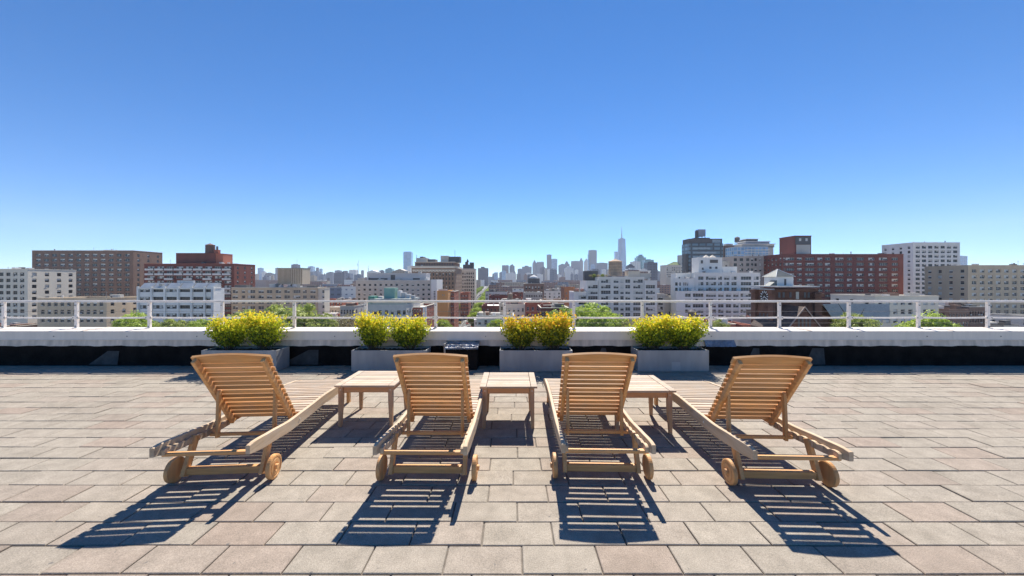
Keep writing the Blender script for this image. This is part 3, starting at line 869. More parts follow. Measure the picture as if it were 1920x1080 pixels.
def water_tower(px, ytop, ybase, wpx, Y, label, mat=TANKW, legs=True, cap='cone'):
    x = PX(px, Y); zb = PZ(ybase, Y); zt = PZ(ytop, Y); r = wpx*Y/FPX/2; h = zt-zb
    t = thing('water_tower', label, 'water tower', (x, Y+r, zb))
    lh = h*0.22 if legs else 0.0; ch = h*.16
    m = MB(); m.lathe([(r*.97,lh),(r,lh+.1),(r*.96,h-ch)], 24); tk = m.obj('tank', mat, t)
    m = MB()
    for q in (0.2,0.4,0.6,0.8):
        z = lh+(h-ch-lh)*q; m.lathe([(r*1.0,z-.06),(r*1.02,z),(r*1.0,z+.06)], 24)
    m.obj('hoops', TANKD, tk)
    m = MB(); m.lathe([(r*1.06,h-ch),(r*.5,h-ch*.5),(r*.08,h),(0.01,h+.02)], 24); m.obj('tank_roof', TANKD if mat is TANKW else mat, t)
    if legs:
        for a in range(4):
            c, s = math.cos(a*math.pi/2+.78)*r*.8, math.sin(a*math.pi/2+.78)*r*.8
            m = MB(); m.box(c-.15,c+.15,s-.15,s+.15,-1.5,lh); m.obj('leg', TANKD, t)
        m = MB(); m.box(-r*.8,r*.8,-.1,.1,lh*.45,lh*.45+.2); m.box(-.1,.1,-r*.8,r*.8,lh*.7,lh*.7+.2); m.obj('brace', TANKD, t)
    return t

# ------------------------------------------------------------------ buildings one can tell apart, left to right
# white office block with ribbon windows
def office():
    Y = 150; t, W, H, xx = building('office_building', 'white office block with black ribbon windows and slim white piers, lower left edge', 258, 401, 541, Y, 4, W_WHITE,
        cols=[(262,283),(287,308),(312,333),(337,358),(362,383),(386,399.5)], rows=(541,15.6,6.6,6), side=(2,5), dark=True, rim=.3, ncap=60)
    k = Y/FPX; cx = t.location.x; sl = plain('skylight_metal',(0.50,0.50,0.49),.4,.15,.4)
    for p in (260,285,310,335,360,384.5,400.5):
        x = PX(p,Y)-cx; part_box(t,'pier',x-.35,x+.35,-.5,-.003,0,H+.9,W_WHITE)
    zt = PZ(530.5,Y+2)+30
    for a, b in ((262,284),(287,309),(312,334),(337,359),(362,384),(386,400)):
        xa, xb = PX(a,Y)-cx, PX(b,Y)-cx; m = MB(); m.quad([(xa,-.1,H+.26),(xb,-.1,H+.26),(xb,2,zt),(xa,2,zt)]); m.quad([(xa,2,zt),(xb,2,zt),(xb,4,zt),(xa,4,zt)])
        for x in (xa,xb): m.quad([(x,-.1,H+.26),(x,2,zt),(x,4,zt),(x,4,H+.26)])
        m.obj('sloped_skylight', sl, t)
    part_box(t,'rooftop_unit',-W*.1,W*.12,4.1,4.9,H-.9,zt+1.0,ROOFS)
office()
# red brick apartment house with balconies
def balcony_house():
    Y = 225; t, W, H, xx = building('apartment_building', 'tall red brick apartment house with rows of white balconies and a sunlit red end wall', 270, 439, 495, Y, 18.5, W_DRED,
        cols=spread(274,436,9,13), rows=(499.5,8.9,5.2,12), side=(3,1.6), cornice=W_RED, dark=False, ncap=70)
    k = Y/FPX; cx = t.location.x
    # its end wall in brighter brick
    m = MB(); m.box(W/2+.002,W/2+.12,0.0,18.5,0,.4); m.obj('plinth', W_RED, t)
    for i in range(8):
        z = PZ(499.5+8.9*i+7.2,Y)+30
        for j, (a, b) in enumerate(spread(274,436,9,16)):
            if j % 2 == (0 if i % 3 else 1) or i < 2:
                xa, xb = PX(a,Y)-cx, PX(b,Y)-cx; m = MB()
                m.box(xa,xb,-1.3,-.004,z-.15,z); m.box(xa,xb,-1.3,-1.22,z,z+.95); m.obj('balcony', W_WHITE2, t)
    B = on_roof(t, W, H, 18, Y, [(330,404,475),(404.5,418,476)], [W_DRED, W_RED], y_in=5, dp=8)
    m = MB(); m.box(-1,1,0,2,0,8.2); 
    x = PX(405,Y+8)-cx; z0 = PZ(476,Y+8)+30; part_box(t,'chimney',x-1.3,x+1.3,8,10,z0-1,z0+2.6,W_RED); part_box(t,'chimney_pot',x-.4,x+.4,8.6,9.4,z0+2.6,z0+4.8,TANKD)
    water_tower(388, 455.5, 475.5, 15.5, Y+7, 'dark brown round water tower on the red brick bulkhead at far left', plain('tank_brown',(0.20,0.12,0.09),.85,.3,2.5,stretch=(6,6,0.3)), legs=False)
balcony_house()
# long tan brick block
def tan_block():
    Y = 200; kk = [(388,50),(463,32),(536,70),(626,50),(703,50),(785,50),(865,50),(955,66),(1028,36),(1103,50)]
    cols = [(362+(u-w/2)/4.91, 362+(u+w/2)/4.91) for u, w in kk]
    t, W, H, xx = building('apartment_building', 'long tan brick apartment block with paired windows behind the first planter', 434, 594, 539.5, Y, 11, W_TAN,
        cols=cols, rows=(543.8,10.1,5.6,8), side=(2,1.6), cornice=W_GREY)
    on_roof(t, W, H, 16, Y, [(440,462,535),(505,516,533),(575,590,536)], [ROOFD, ACM], y_in=5, dp=4)
    # cream wing at its right
    t2, W2, H2, x2 = building('apartment_building', 'narrow cream building joined to the right end of the tan brick block', 594.6, 608, 541, Y+1, 6, W_CREAM,
        cols=[(604,608)], rows=(544,9.5,5.5,6))
    # striped enclosure
    Yt = Y+7; cx = PX(544, Yt); zb = PZ(533, Yt)
    s = thing('tank_enclosure', 'big cream and brown striped box on stilts above the tan brick block', 'roof enclosure', (cx, Yt, zb))
    X0, X1 = PX(520.5,Yt)-cx, PX(567,Yt)-cx; h = PZ(503.5,Yt)-zb; dp = 8
    cream = plain('cream_panel',(0.62,0.50,0.36),.8,.06,.5); brn = plain('brown_panel',(0.30,0.19,0.12),.8,.1,.5)
    xm = X0+(X1-X0)*.6
    m = MB(); m.quad([(X0,0,.0),(xm,-2.2,.0),(xm,-2.2,h),(X0,0,h)]); m.quad([(xm,-2.2,0),(X1,0,0),(X1,0,h),(xm,-2.2,h)]); m.quad([(X0,0,h),(xm,-2.2,h),(X1,0,h),(X1,dp,h),(X0,dp,h)])
    m.quad([(X1,0,0),(X1,dp,0),(X1,dp,h),(X1,0,h)]); m.quad([(X0,0,0),(X0,dp,0),(X0,dp,h),(X0,0,h)]); m.quad([(X1,dp,0),(X0,dp,0),(X0,dp,h),(X1,dp,h)]); m.quad([(X0,0,0),(xm,-2.2,0),(X1,0,0),(X1,dp,0),(X0,dp,0)])
    bx = m.obj('casing', cream, s)
    m = MB()
    for i in range(17):
        q = (i+.5)/17; x = X0+(X1-X0)*q; y = -2.2*(q/.6) if q < .6 else -2.2*(1-(q-.6)/.4)
        m.box(x-.10,x+.16,y-.12,y+.1,.3,h-.3)
    m.obj('stripes', brn, bx)
    m = MB(); m.box(X0-.1,X1+.1,-.1,dp,h+.003,h+.35); m.obj('coping', plain('moss_felt',(0.16,0.17,0.12),.9,.2,.5), s)
    zr = H-30-.9
    for x in (X0+2,(X0+X1)/2,X1-1.5):
        m = MB(); m.box(x-.25,x+.25,1,1.5,zr-zb,0); m.obj('stilt', TANKD, s)
    m = MB(); m.box(X1-3.0,X1-2.3,-.9,-.6,2.2,3.4); m.obj('hatch', FRD, s)
tan_block()

# grey hospital-like slab
def grey_slab():
    Y = 240; us = [163,213,263,312,362,412,460,510,560,608,658,708,755,805]
    t, W, H, xx = building('office_building', 'wide grey-beige slab with small square windows and set-back top floor, left of the brown tower', 667, 808.5, 526, Y, 22, plain('grey_beige_brick',(0.56,0.49,0.42),.9,.07,.25),
        cols=[(640+(u-11)/4.91, 640+(u+11)/4.91) for u in us], rows=(532,8.9,4.3,8), cornice=ROOFS, ncap=98)
    cx = t.location.x
    # penthouse band with strip windows
    Yp = Y+5; a, b = PX(689,Yp)-cx, PX(799,Yp)-cx; z1 = PZ(513,Yp)+30
    m = MB(); m.box(a,b,5,17,H-.9,z1); m.box(a-.3,b+.3,4.7,17.3,z1+.003,z1+.35); m.obj('penthouse', plain('pale_panel',(0.52,0.50,0.49),.7,.05,.3), t)
    for u0, u1 in ((250,345),(362,425),(455,495),(660,722)):
        xa, xb = PX(640+u0/4.91,Yp)-cx, PX(640+u1/4.91,Yp)-cx; zc = PZ(524.6,Yp)+30
        m = MB(); m.box(xa,xb,4.9,4.996,zc,zc+ (1.1 if u0 != 455 else 3.2)); m.obj('louvre', FRD, t)
    # white stair wall at right end
    xa, xb = W/2+.004, PX(819,Y)-cx
    m = MB(); m.box(xa,xb,-.4,20,0,PZ(524,Y)+30); m.obj('stair_wall', W_WHITE, t)
    for i in range(7):
        z = PZ(546+3*i,Y)+30; m = MB(); m.box((xa+xb)/2-.1,(xa+xb)/2+1.0,-.44,-.402,z-.6,z); m.obj('slot_window', FRD, t)
    for q, h_ in ((.62,4),(.8,2.6)): part_box(t,'chimney',W/2*(q*2-1)-1,W/2*(q*2-1)+1,9,11,z1,z1+h_*.5,W_GREY)
grey_slab()
# green-roofed corner building
def green_corner():
    Y = 132; t, W, H, xx = building('corner_building', 'grey stone corner building with tall dark windows, green roof boxes on top', 690, 762, 571, Y, 20, plain('grey_stone',(0.54,0.51,0.46),.85,.1,.5),
        cols=[(640+a/4.91,640+b/4.91) for a, b in ((245,272),(285,330),(343,370),(400,430),(455,482),(512,545),(565,592))], rows=(582,13.5,8,3), side=(6,1.6), cornice=plain('green_grey_trim',(0.33,0.38,0.35),.7,.1,.5), dark=True)
    cx = t.location.x
    Z = lambda y, Yy: PZ(y,Yy)+30
    # upper set-back deck
    a, b = PX(700,Y+2)-cx, PX(783,Y+2)-cx
    part_box(t,'upper_storey',-W/2+.5,W/2-.5,3,17,H-.9,Z(565,Y+3),W_GREY); m = MB(); m.box(-W/2-.2,W/2+.3,2.2,18,Z(565,Y+3)+.003,Z(560.5,Y+3)); m.obj('upper_cornice', plain('grey_trim',(0.30,0.32,0.31),.6,.1,.6), t)
    top = Z(560.5,Y+3)
    g = W_GREEN
    m = MB(); m.box(PX(720,Y+6)-cx,PX(740,Y+6)-cx,6,10,top,Z(540,Y+6)); m.obj('green_box', g, t)
    m = MB(); m.box(PX(690.5,Y+4)-cx,PX(702,Y+4)-cx,4,8,H-.5,Z(555.5,Y+4)); m.obj('green_box', plain('dark_green_copper',(0.08,0.26,0.19),.7,.1,.5), t)
    for i, (p, w_, y_) in enumerate(((745,6,545),(752,8,549),(761,7,552),(708,8,556),(770,6,554))):
        part_box(t,'rooftop_unit',PX(p,Y+7)-cx,PX(p+w_,Y+7)-cx,7+.1*i,9.5,top,Z(y_,Y+7),(W_WHITE2,ACM,ROOFS)[i%3])
    m = MB(); m.cyl((W*.1,8,top),(W*.1,8,top+3.6),.06,n=6); m.obj('antenna', STEEL, t)
    m = MB(); m.cyl((-W*.2,8,top),(-W*.2,8,top+3),.06,n=6); m.obj('antenna', STEEL, t)
    for p in (794.5, 798.5):
        o = MB(); o.box(-.22,.22,-.22,.22,0,PZ(575,128)+30)
        oo = tag(o.obj('flue_stack', W_WHITE), 'slender white flue, %s of two beside the grey corner building' % ('left' if p < 796 else 'right'), 'flue', 'white flues'); oo.location = (PX(p,128),128,STREET)
    # brick and white terrace running away to the right
    t2, W2, H2, x2 = building('row_building', 'low red and cream striped building on the side street below the grey slab', 763, 792, 577, 141, 26, W_RED, cols=spread(764,791,5,3), rows=(580,10,6,4), side=(7,1.4), cornice=W_CREAM)
green_corner()

# brown-brick hotel with ornate crown
def hotel():
    Y = 300; k = Y/FPX; cols = spread(774,852,13,2.6)
    t, W, H, xx = building('hotel_building', 'tall brown brick tower with pale arched crown and dark rooftop structures', 771.5, 853, 499, Y, 42, plain('umber_brick',(0.33,0.22,0.15),.9,.16,.3,stretch=(6,1,.3)),
        cols=cols, rows=(512,8.2,5,10), side=(6,1.5), cornice=W_CREAM, dark=True, ncap=99)
    cx = t.location.x
    Z = lambda y: PZ(y,Y)+30
    part_box(t,'crown_band',-W/2-.5,W/2+.5,-.6,-.003,Z(502.5),Z(499.5),W_CREAM)
    part_box(t,'crown_band',-W/2-.4,W/2+.4,-.5,-.003,Z(507.3),Z(505.6),W_CREAM)
    part_box(t,'crown_band',W/2+.003,W/2+.6,-.6,42,Z(502.5),Z(499.5),W_CREAM)
    for a, b in cols:       # pale pilasters between the tall bays, arches at their heads
        xa, xb = PX(a,Y)-cx, PX(b,Y)-cx; w_ = xb-xa
        m = MB(); m.box(xa-w_*.5-.15,xa-w_*.5+.25,-.35,-.003,Z(575),Z(507.4)); m.obj('pilaster', W_BROWN, t)
        m = MB(); n = 7; c = (xa+xb)/2; r = w_*1.15; zc = Z(510)
        pr = [(c+r*math.cos(math.pi*i/n), zc+r*math.sin(math.pi*i/n)) for i in range(n+1)]; pi_ = [(c+r*.5*math.cos(math.pi*i/n), zc+r*.5*math.sin(math.pi*i/n)) for i in range(n+1)]
        for i in range(n): m.quad([(pr[i][0],-.37,pr[i][1]),(pr[i+1][0],-.37,pr[i+1][1]),(pi_[i+1][0],-.37,pi_[i+1][1]),(pi_[i][0],-.37,pi_[i][1])]); m.quad([(pr[i][0],-.37,pr[i][1]),(pr[i+1][0],-.37,pr[i+1][1]),(pr[i+1][0],-.004,pr[i+1][1]),(pr[i][0],-.004,pr[i][1])])
        m.obj('arch', W_CREAM, t)
    # set-back top storeys
    m = MB(); a, b = PX(778,Y+4)-cx, PX(852,Y+4)-cx; m.box(a,b,4,36,H-.9,PZ(492,Y+4)+30); m.obj('top_storey', W_BROWN, t)
    m = MB(); m.box(a-.5,b+.5,3.5,36.5,PZ(492,Y+4)+30.003,PZ(490.8,Y+4)+30); m.obj('crown_band', W_CREAM, t)
    for xa, xb in spread(779,851,15,2.2):
        m = MB(); m.box(PX(xa,Y+4)-cx,PX(xb,Y+4)-cx,3.9,3.996,PZ(497.5,Y+4)+30,PZ(493.5,Y+4)+30); m.obj('window', FRD, t)
    tp = PZ(490.8,Y+8)+30
    for i, (xa, xb, yt, mt) in enumerate(((780,800,483.5,W_GREY),(802,816,486,ROOFD),(826,840,479.5,W_GREY),(841,862,481,W_DARK),(787,793,481,W_DARK))):
        part_box(t,'bulkhead',PX(xa,Y+8)-cx,PX(xb,Y+8)-cx,8+.2*i,18,tp-.5,PZ(yt,Y+8)+30,mt)
    m = MB(); m.cyl((PX(853,Y+9)-cx,9,tp),(PX(853,Y+9)-cx,9,PZ(468,Y+9)+30),.16,n=6); m.obj('mast', STEEL, t)
    m = MB(); m.cyl((PX(781,Y+9)-cx,9,tp),(PX(781,Y+9)-cx,9,PZ(478,Y+9)+30),.2,n=6); m.obj('mast', STEEL, t)
hotel()
def beige_tower():
    Y = 370; t, W, H, xx = building('apartment_building', 'slim beige tower with grid of windows and dark rooftop lantern, beside the avenue', 865, 890, 504, Y, 18, W_BEIGE, cols=spread(866,889.5,6,2.4), rows=(511,6.2,3.9,12), side=(3,1.4), cornice=W_CREAM, dark=True)
    cx = t.location.x
    part_box(t,'cornice',-W/2-.6,W/2+.6,-.7,-.003,PZ(508,Y)+30,PZ(506,Y)+30,W_CREAM)
    for i, (xa, xb, yt) in enumerate(((868,880,496),(880.5,888,492),(872,877,491))): part_box(t,'bulkhead',PX(xa,Y+4)-cx,PX(xb,Y+4)-cx,4+.1*i,10,H-.9,PZ(yt,Y+4)+30,W_DARK)
    m = MB(); m.lathe([(1.4,0),(1.1,1.2),(.4,2.4),(.05,3.4)],12,c=(PX(876.5,Y+5)-cx,6,PZ(491,Y+4)+30)); m.obj('lantern', W_DARK, t)
beige_tower()
building('row_building','plain orange stucco building at the foot of the brown tower',819.5,840,546,205,16,W_TERRA,cols=[(829,830.6),(832,833.6)],rows=(552,14,2.6,1),side=(3,1.4))
building('row_building','narrow red brick building with white window frames beside the orange stucco wall',840.3,851.5,547,214,18,W_RED,cols=spread(840.6,851.3,3,2.2),rows=(550,7,4.6,8),side=(3,1.5),cornice=W_CREAM)
building('row_building','dark red brick building standing below the slim beige tower',863,878.5,549,300,18,W_RED,cols=spread(864,878,5,1.7),rows=(553,6.3,3.6,7),side=(3,1.5))

# centre right of the avenue
building('row_building','dark red corner block along the right side of the avenue, behind shrubs of third planter',903,968,574,224,26,W_DRED,cols=spread(904,967,9,3.4),rows=(579,9.5,5,4),dark=True,rim=.6)
building('row_building','dark red flat-topped building rising just behind the avenue corner block',917,968,555,262,20,W_DRED,cols=spread(918,967,10,2.2),rows=(559,7,3.6,3),dark=True,roofm=ROOFD)
def domed():
    Y = 330; t, W, H, xx = building('civic_building','brown arched building with pale round dome on a dark drum',983,1020,532,Y,22,W_BROWN,cols=spread(984,1019,6,3),rows=(537,9,5.5,5),cornice=W_CREAM,dark=True)
    cx = t.location.x; x = PX(1001,Y+5)-cx; zz = H-.9
    m = MB(); m.box(x-5.2,x+5.2,4,14,zz,PZ(522,Y+5)+30); m.obj('drum', W_DARK, t)
    z2 = PZ(522,Y+5)+30
    m = MB(); m.lathe([(3.9,0),(3.6,1.0),(2.7,1.9),(1.4,2.5),(.1,2.7)],20,c=(x,9,z2)); m.obj('dome', W_WHITE, t, smooth=True)
domed()
building('row_building','grey row of small arched windows in front of the domed building',984,1017,549,285,15,W_GREY,cols=spread(985,1016.5,10,1.9),rows=(553,8,4,4),dark=True)
building('row_building','orange-brown brick party wall left of the white apartment block',1058,1078,539,285,20,plain('rust_brick',(0.40,0.17,0.08),.9,.15,.4),cols=[(1061,1063)],rows=(548,9,4,2))

# white apartment block
def white_apts():
    Y = 193; us = [(302,382),(407,450),(464,494),(507,548),(573,655)]
    cols = [(1060+a/4.5,1060+b/4.5) for a, b in us]
    wl = W_WHITE2
    t, W, H, xx = building('apartment_building','white apartment block with wide grey-framed windows and rooftop garden, behind third planter',1122.5,1208,520,Y,20,wl,cols=cols,rows=(523.8,10.45,6.6,9),ncap=60)
    cx = t.location.x
    tl, WL, HL, _ = building('apartment_building','left wing of the white apartment block, stepping down to a terrace with pink blossom',1100,1122,527,Y-.6,19,wl,cols=[(1060+193/4.5,1060+273/4.5)],rows=(534.3,10.45,6.6,8))
    tr, WR, HR, _ = building('apartment_building','right wing of the white apartment block, ending beside the dark alley',1208.5,1232,526.5,Y-.6,20,wl,cols=[(1060+680/4.5,1060+758/4.5)],rows=(534.3,10.45,6.6,8))
    tt, _, Ht_, _ = building('apartment_building','lowest white annex at the left foot of the white apartment block',1076,1099.6,548,Y-2,16,W_WHITE,cols=[(1085,1099)],rows=(553.5,10.45,7,5),dark=True)
    # roof garden and roof pieces
    on_roof(t,W,H,20,Y,[(1178,1200,509),(1200.5,1221,513)],[W_BEIGE,W_GREY],y_in=6,dp=6)
    part_box(t,'bulkhead',PX(1096,Y+9)-cx,PX(1121,Y+9)-cx,9,13,H-3,PZ(508,Y+9)+30,W_DARK)
    water_tower(1157,484.5,517,26,Y+5,'big tan brick-clad round water tank on the white apartment block roof',plain('tank_brick',(0.46,0.33,0.23),.9,.15,.7),legs=False)
    return t
white_apts()
building('row_building','old grey building with tall narrow windows squeezed between the two white apartment blocks',1246,1283,555,205,18,W_GREY,cols=[(1254,1257),(1262,1265.5),(1270,1273)],rows=(583,20,9,2),roofm=ROOFD)
building('row_building','thin dark-windowed slice of building right beside the white apartment block',1232.5,1246,552,200,16,W_GREY,cols=[(1234,1243)],rows=(556,9.5,6.2,6),dark=True)

def white_apts2():
    Y = 200; Z = 4.5; f = lambda l: [(1257+a/Z,1257+b/Z) for a, b in l]
    wl = W_WHITE
    t, W, H, xx = building('apartment_building','large white apartment block with staggered terraces in front of the dark glass tower',1303,1425,512,Y,20,wl,cols=f([(235,280),(300,388),(403,437),(453,498),(515,560),(595,683),(703,748)]),rows=(518.3,10.4,6.4,3))
    t2, W2, H2, _ = building('apartment_building','broad lower front of the white staggered apartment block, rows of dark windows',1268,1412,546.5,Y-5,4.9,wl,cols=f([(125,172),(190,280),(300,386),(403,450),(468,514),(530,577),(592,682)]),rows=(550.3,10.0,6.4,8),ncap=90)
    t3, _, H3, _ = building('apartment_building','low white left shoulder of the staggered apartment block with tiny paired windows',1265,1302.6,523,Y-1,5,wl,cols=f([(40,62),(76,88),(110,120),(126,136),(142,150)]),rows=(529.5,10,6,2),dark=True)
    building('apartment_building','white set-back upper wing left of the staggered block penthouse',1268,1302.6,513.5,Y+5,7,wl,cols=f([(70,82),(120,130),(165,175)]),rows=(519,9,3,1),dark=True)
    cx = t.location.x; Yp = Y+7
    a, b = PX(1310,Yp)-cx, PX(1354,Yp)-cx; z = PZ(482.5,Yp)+30
    m = MB(); m.box(a,b,7,15,H-.9,z); m.obj('penthouse', wl, t)
    for p, q, y0, y1 in ((1314,1318,488,494),(1331,1346,487,493),(1330,1334,500,504),(1341,1345,500,504),(1316,1319,502,506)):
        m = MB(); m.box(PX(p,Yp)-cx,PX(q,Yp)-cx,6.9,6.996,PZ(y1,Yp)+30,PZ(y0,Yp)+30); m.obj('window', FRD, t)
    for p in (1329, 1341):
        x = PX(p,Yp)-cx; m = MB(); m.lathe([(2.2,0),(1.2,.7),(.1,1.6)],8,c=(x,10,z)); m.obj('vent_cap', W_CREAM, t)
    part_box(t,'roof_room',PX(1354.4,Yp)-cx,PX(1382,Yp)-cx,7,14,H-.9,PZ(500,Yp)+30,wl)
white_apts2()

def dark_glass():
    Y = 330; gm = tower_mat('dark_glass_grid',(0.075,0.085,0.09),(0.10,0.15,0.18),6.5,3.6,0.75,0.25)
    t, W, H, xx = building('office_tower','dark glass and grey panel tower with equipment on its roof, right of the skyline',1292,1356,457,Y,14,gm,cols=[],rows=None,roofm=ROOFD)
    cx = t.location.x
    part_box(t,'side_bay',PX(1285,Y+2)-cx,-W/2-.005,2,8,0,PZ(476,Y+2)+30,W_DARK)
    part_box(t,'crown',-W/2+.5,W/2-.3,1,13.5,H+.26,PZ(447.5,Y+1)+30,W_DARK)
    top = PZ(447.5,Y+1)+30
    for i in range(7):
        z = PZ(464+8*i,Y)+30; part_box(t,'glass_band',-W*.38,W*(.30 if i%2 else .12),-.06,-.004,z-1.6,z,plain('pale_glass_band',(0.30,0.36,0.38),.25,.25,.3))
    part_box(t,'glass_band',W*.2,W*.44,.9,.994,PZ(456,Y)+30.3,PZ(449,Y)+30,plain('pale_glass_band',(0.30,0.36,0.38),.25,.25,.3))
    part_box(t,'roof_deck',PX(1302,Y+6)-cx,PX(1330,Y+6)-cx,5,13,top,top+1.3,W_DARK)
    part_box(t,'cooling_tower',PX(1310,Y+7)-cx,PX(1323,Y+7)-cx,7,13,top+3.0,PZ(430,Y+7)+30,W_SLATE)
    for q in (1310.5,1316.5,1322): part_box(t,'equipment_leg',PX(q,Y+8)-cx-.2,PX(q,Y+8)-cx+.2,8,8.4,top+1.3,top+3.0,TANKD)
    part_box(t,'equipment',PX(1305,Y+8)-cx,PX(1309,Y+8)-cx,8,10,top+1.3,PZ(433,Y+8)+30,TANKD)
    t2, W2, H2, _ = building('office_tower','narrow brown building tucked behind the dark glass tower, small tank on top',1357,1379,461,Y+22,16,W_BROWN,cols=spread(1358,1378.5,4,2.6),rows=(466,8,4.6,7),dark=True)
    part_box(t2,'bulkhead',-W2*.1,W2*.45,3,8,H2-.9,H2+2.4,W_GREY)
    water_tower(1385,443,456,9,Y+28,'small dark water tank on the brown building behind the glass tower',TANKD)
    t3, W3, H3, _ = building('glass_building','blue glass building with white steel terraces and curved roof levels',1378,1440,463,Y+6,20,tower_mat('blue_glass_grid',(0.55,0.56,0.55),(0.16,0.27,0.38),3.2,3.4,0.32,0.15),rim=.4)
    for i, (a, b, y0, y1) in enumerate(((1392,1452,463,457),(1400,1445,457,452),(1404,1425,452,447))):
        c3 = t3.location.x; z0, z1 = PZ(y0,Y+9)+30, PZ(y1,Y+9)+30
        m = MB(); m.box(PX(a,Y+9)-c3,PX(b,Y+9)-c3,3+i*1.5,18-i,z0-.3,z1-.5); m.obj('upper_level', (W_GREY,W_SLATE,W_DARK)[i], t3)
        m = MB(); m.box(PX(a,Y+9)-c3-.8,PX(b,Y+9)-c3+.8,2.2+i*1.5,18.5-i,z1-.498,z1); m.obj('roof_slab', W_WHITE, t3)
    part_box(t3,'side_block',W3/2+.01,W3/2+7,3,18,0,PZ(462,Y+9)+30,W_GREY)
    for i in range(3):
        z = PZ(468+6*i,Y+6)+30; part_box(t3,'terrace_slab',-W3*.2,W3/2+.4,-1.6,-.004,z,z+.35,W_WHITE)
dark_glass()
building('apartment_building','beige grey brick apartment house between white block and dark red block',1375,1432,481,238,20,plain('mauve_grey_brick',(0.40,0.34,0.30),.9,.08,.25),cols=[(1257+a/4.5,1257+b/4.5) for a, b in ((535,562),(585,615),(640,666),(680,700),(710,730),(750,768))],rows=(484,9.6,5.4,5),dark=True)
building('apartment_building','plain grey wall with low roofline behind the white penthouse',1356,1374.6,491,242,18,W_GREY,cols=[(1360,1364)],rows=(497,9,5,3))
def red_block():
    Y = 225; us = [(945,965),(972,1045),(1068,1110),(1138,1215),(1240,1285),(1305,1350)]
    cols = [(1257+a/4.5,1257+b/4.5) for a, b in us] + [(1566,1582),(1588,1598),(1606,1620),(1628,1640),(1648,1664),(1672,1684)]
    cols = [(1469,1472)] + cols[1:]
    t, W, H, xx = building('apartment_building','large dark red brick apartment block with white-framed windows, right of the church cupola',1467,1694,477,Y,17.5,plain('maroon_brick',(0.21,0.07,0.055),.9,.15,.3),cols=cols,rows=(483,9.9,5,9),side=(5,1.5),ncap=99)
    cx = t.location.x; Yp = Y+3
    a, b = PX(1490,Yp)-cx, PX(1521,Yp)-cx; z = PZ(443,Yp)+30
    m = MB(); m.box(a,b,3,16,H-.9,z); m.box(a-.2,b+.2,2.8,16.2,z+.003,z+.4,0); bh = m.obj('bulkhead', W_DRED, t)
    m = MB(); m.box(a+1,b-.5,2.93,2.997,H,PZ(459,Yp)+30); m.obj('panel', W_GREY, bh)
    m = MB(); m.box(a+.4,b-.4,2.93,2.997,PZ(458.6,Yp)+30,z-.3); m.obj('panel', W_DARK, bh)
    for p in (1498,1510): m = MB(); m.box(PX(p,Yp)-cx,PX(p+4,Yp)-cx,2.87,2.928,PZ(452,Yp)+30,PZ(447,Yp)+30); m.obj('window', ROOFS, bh)
red_block()

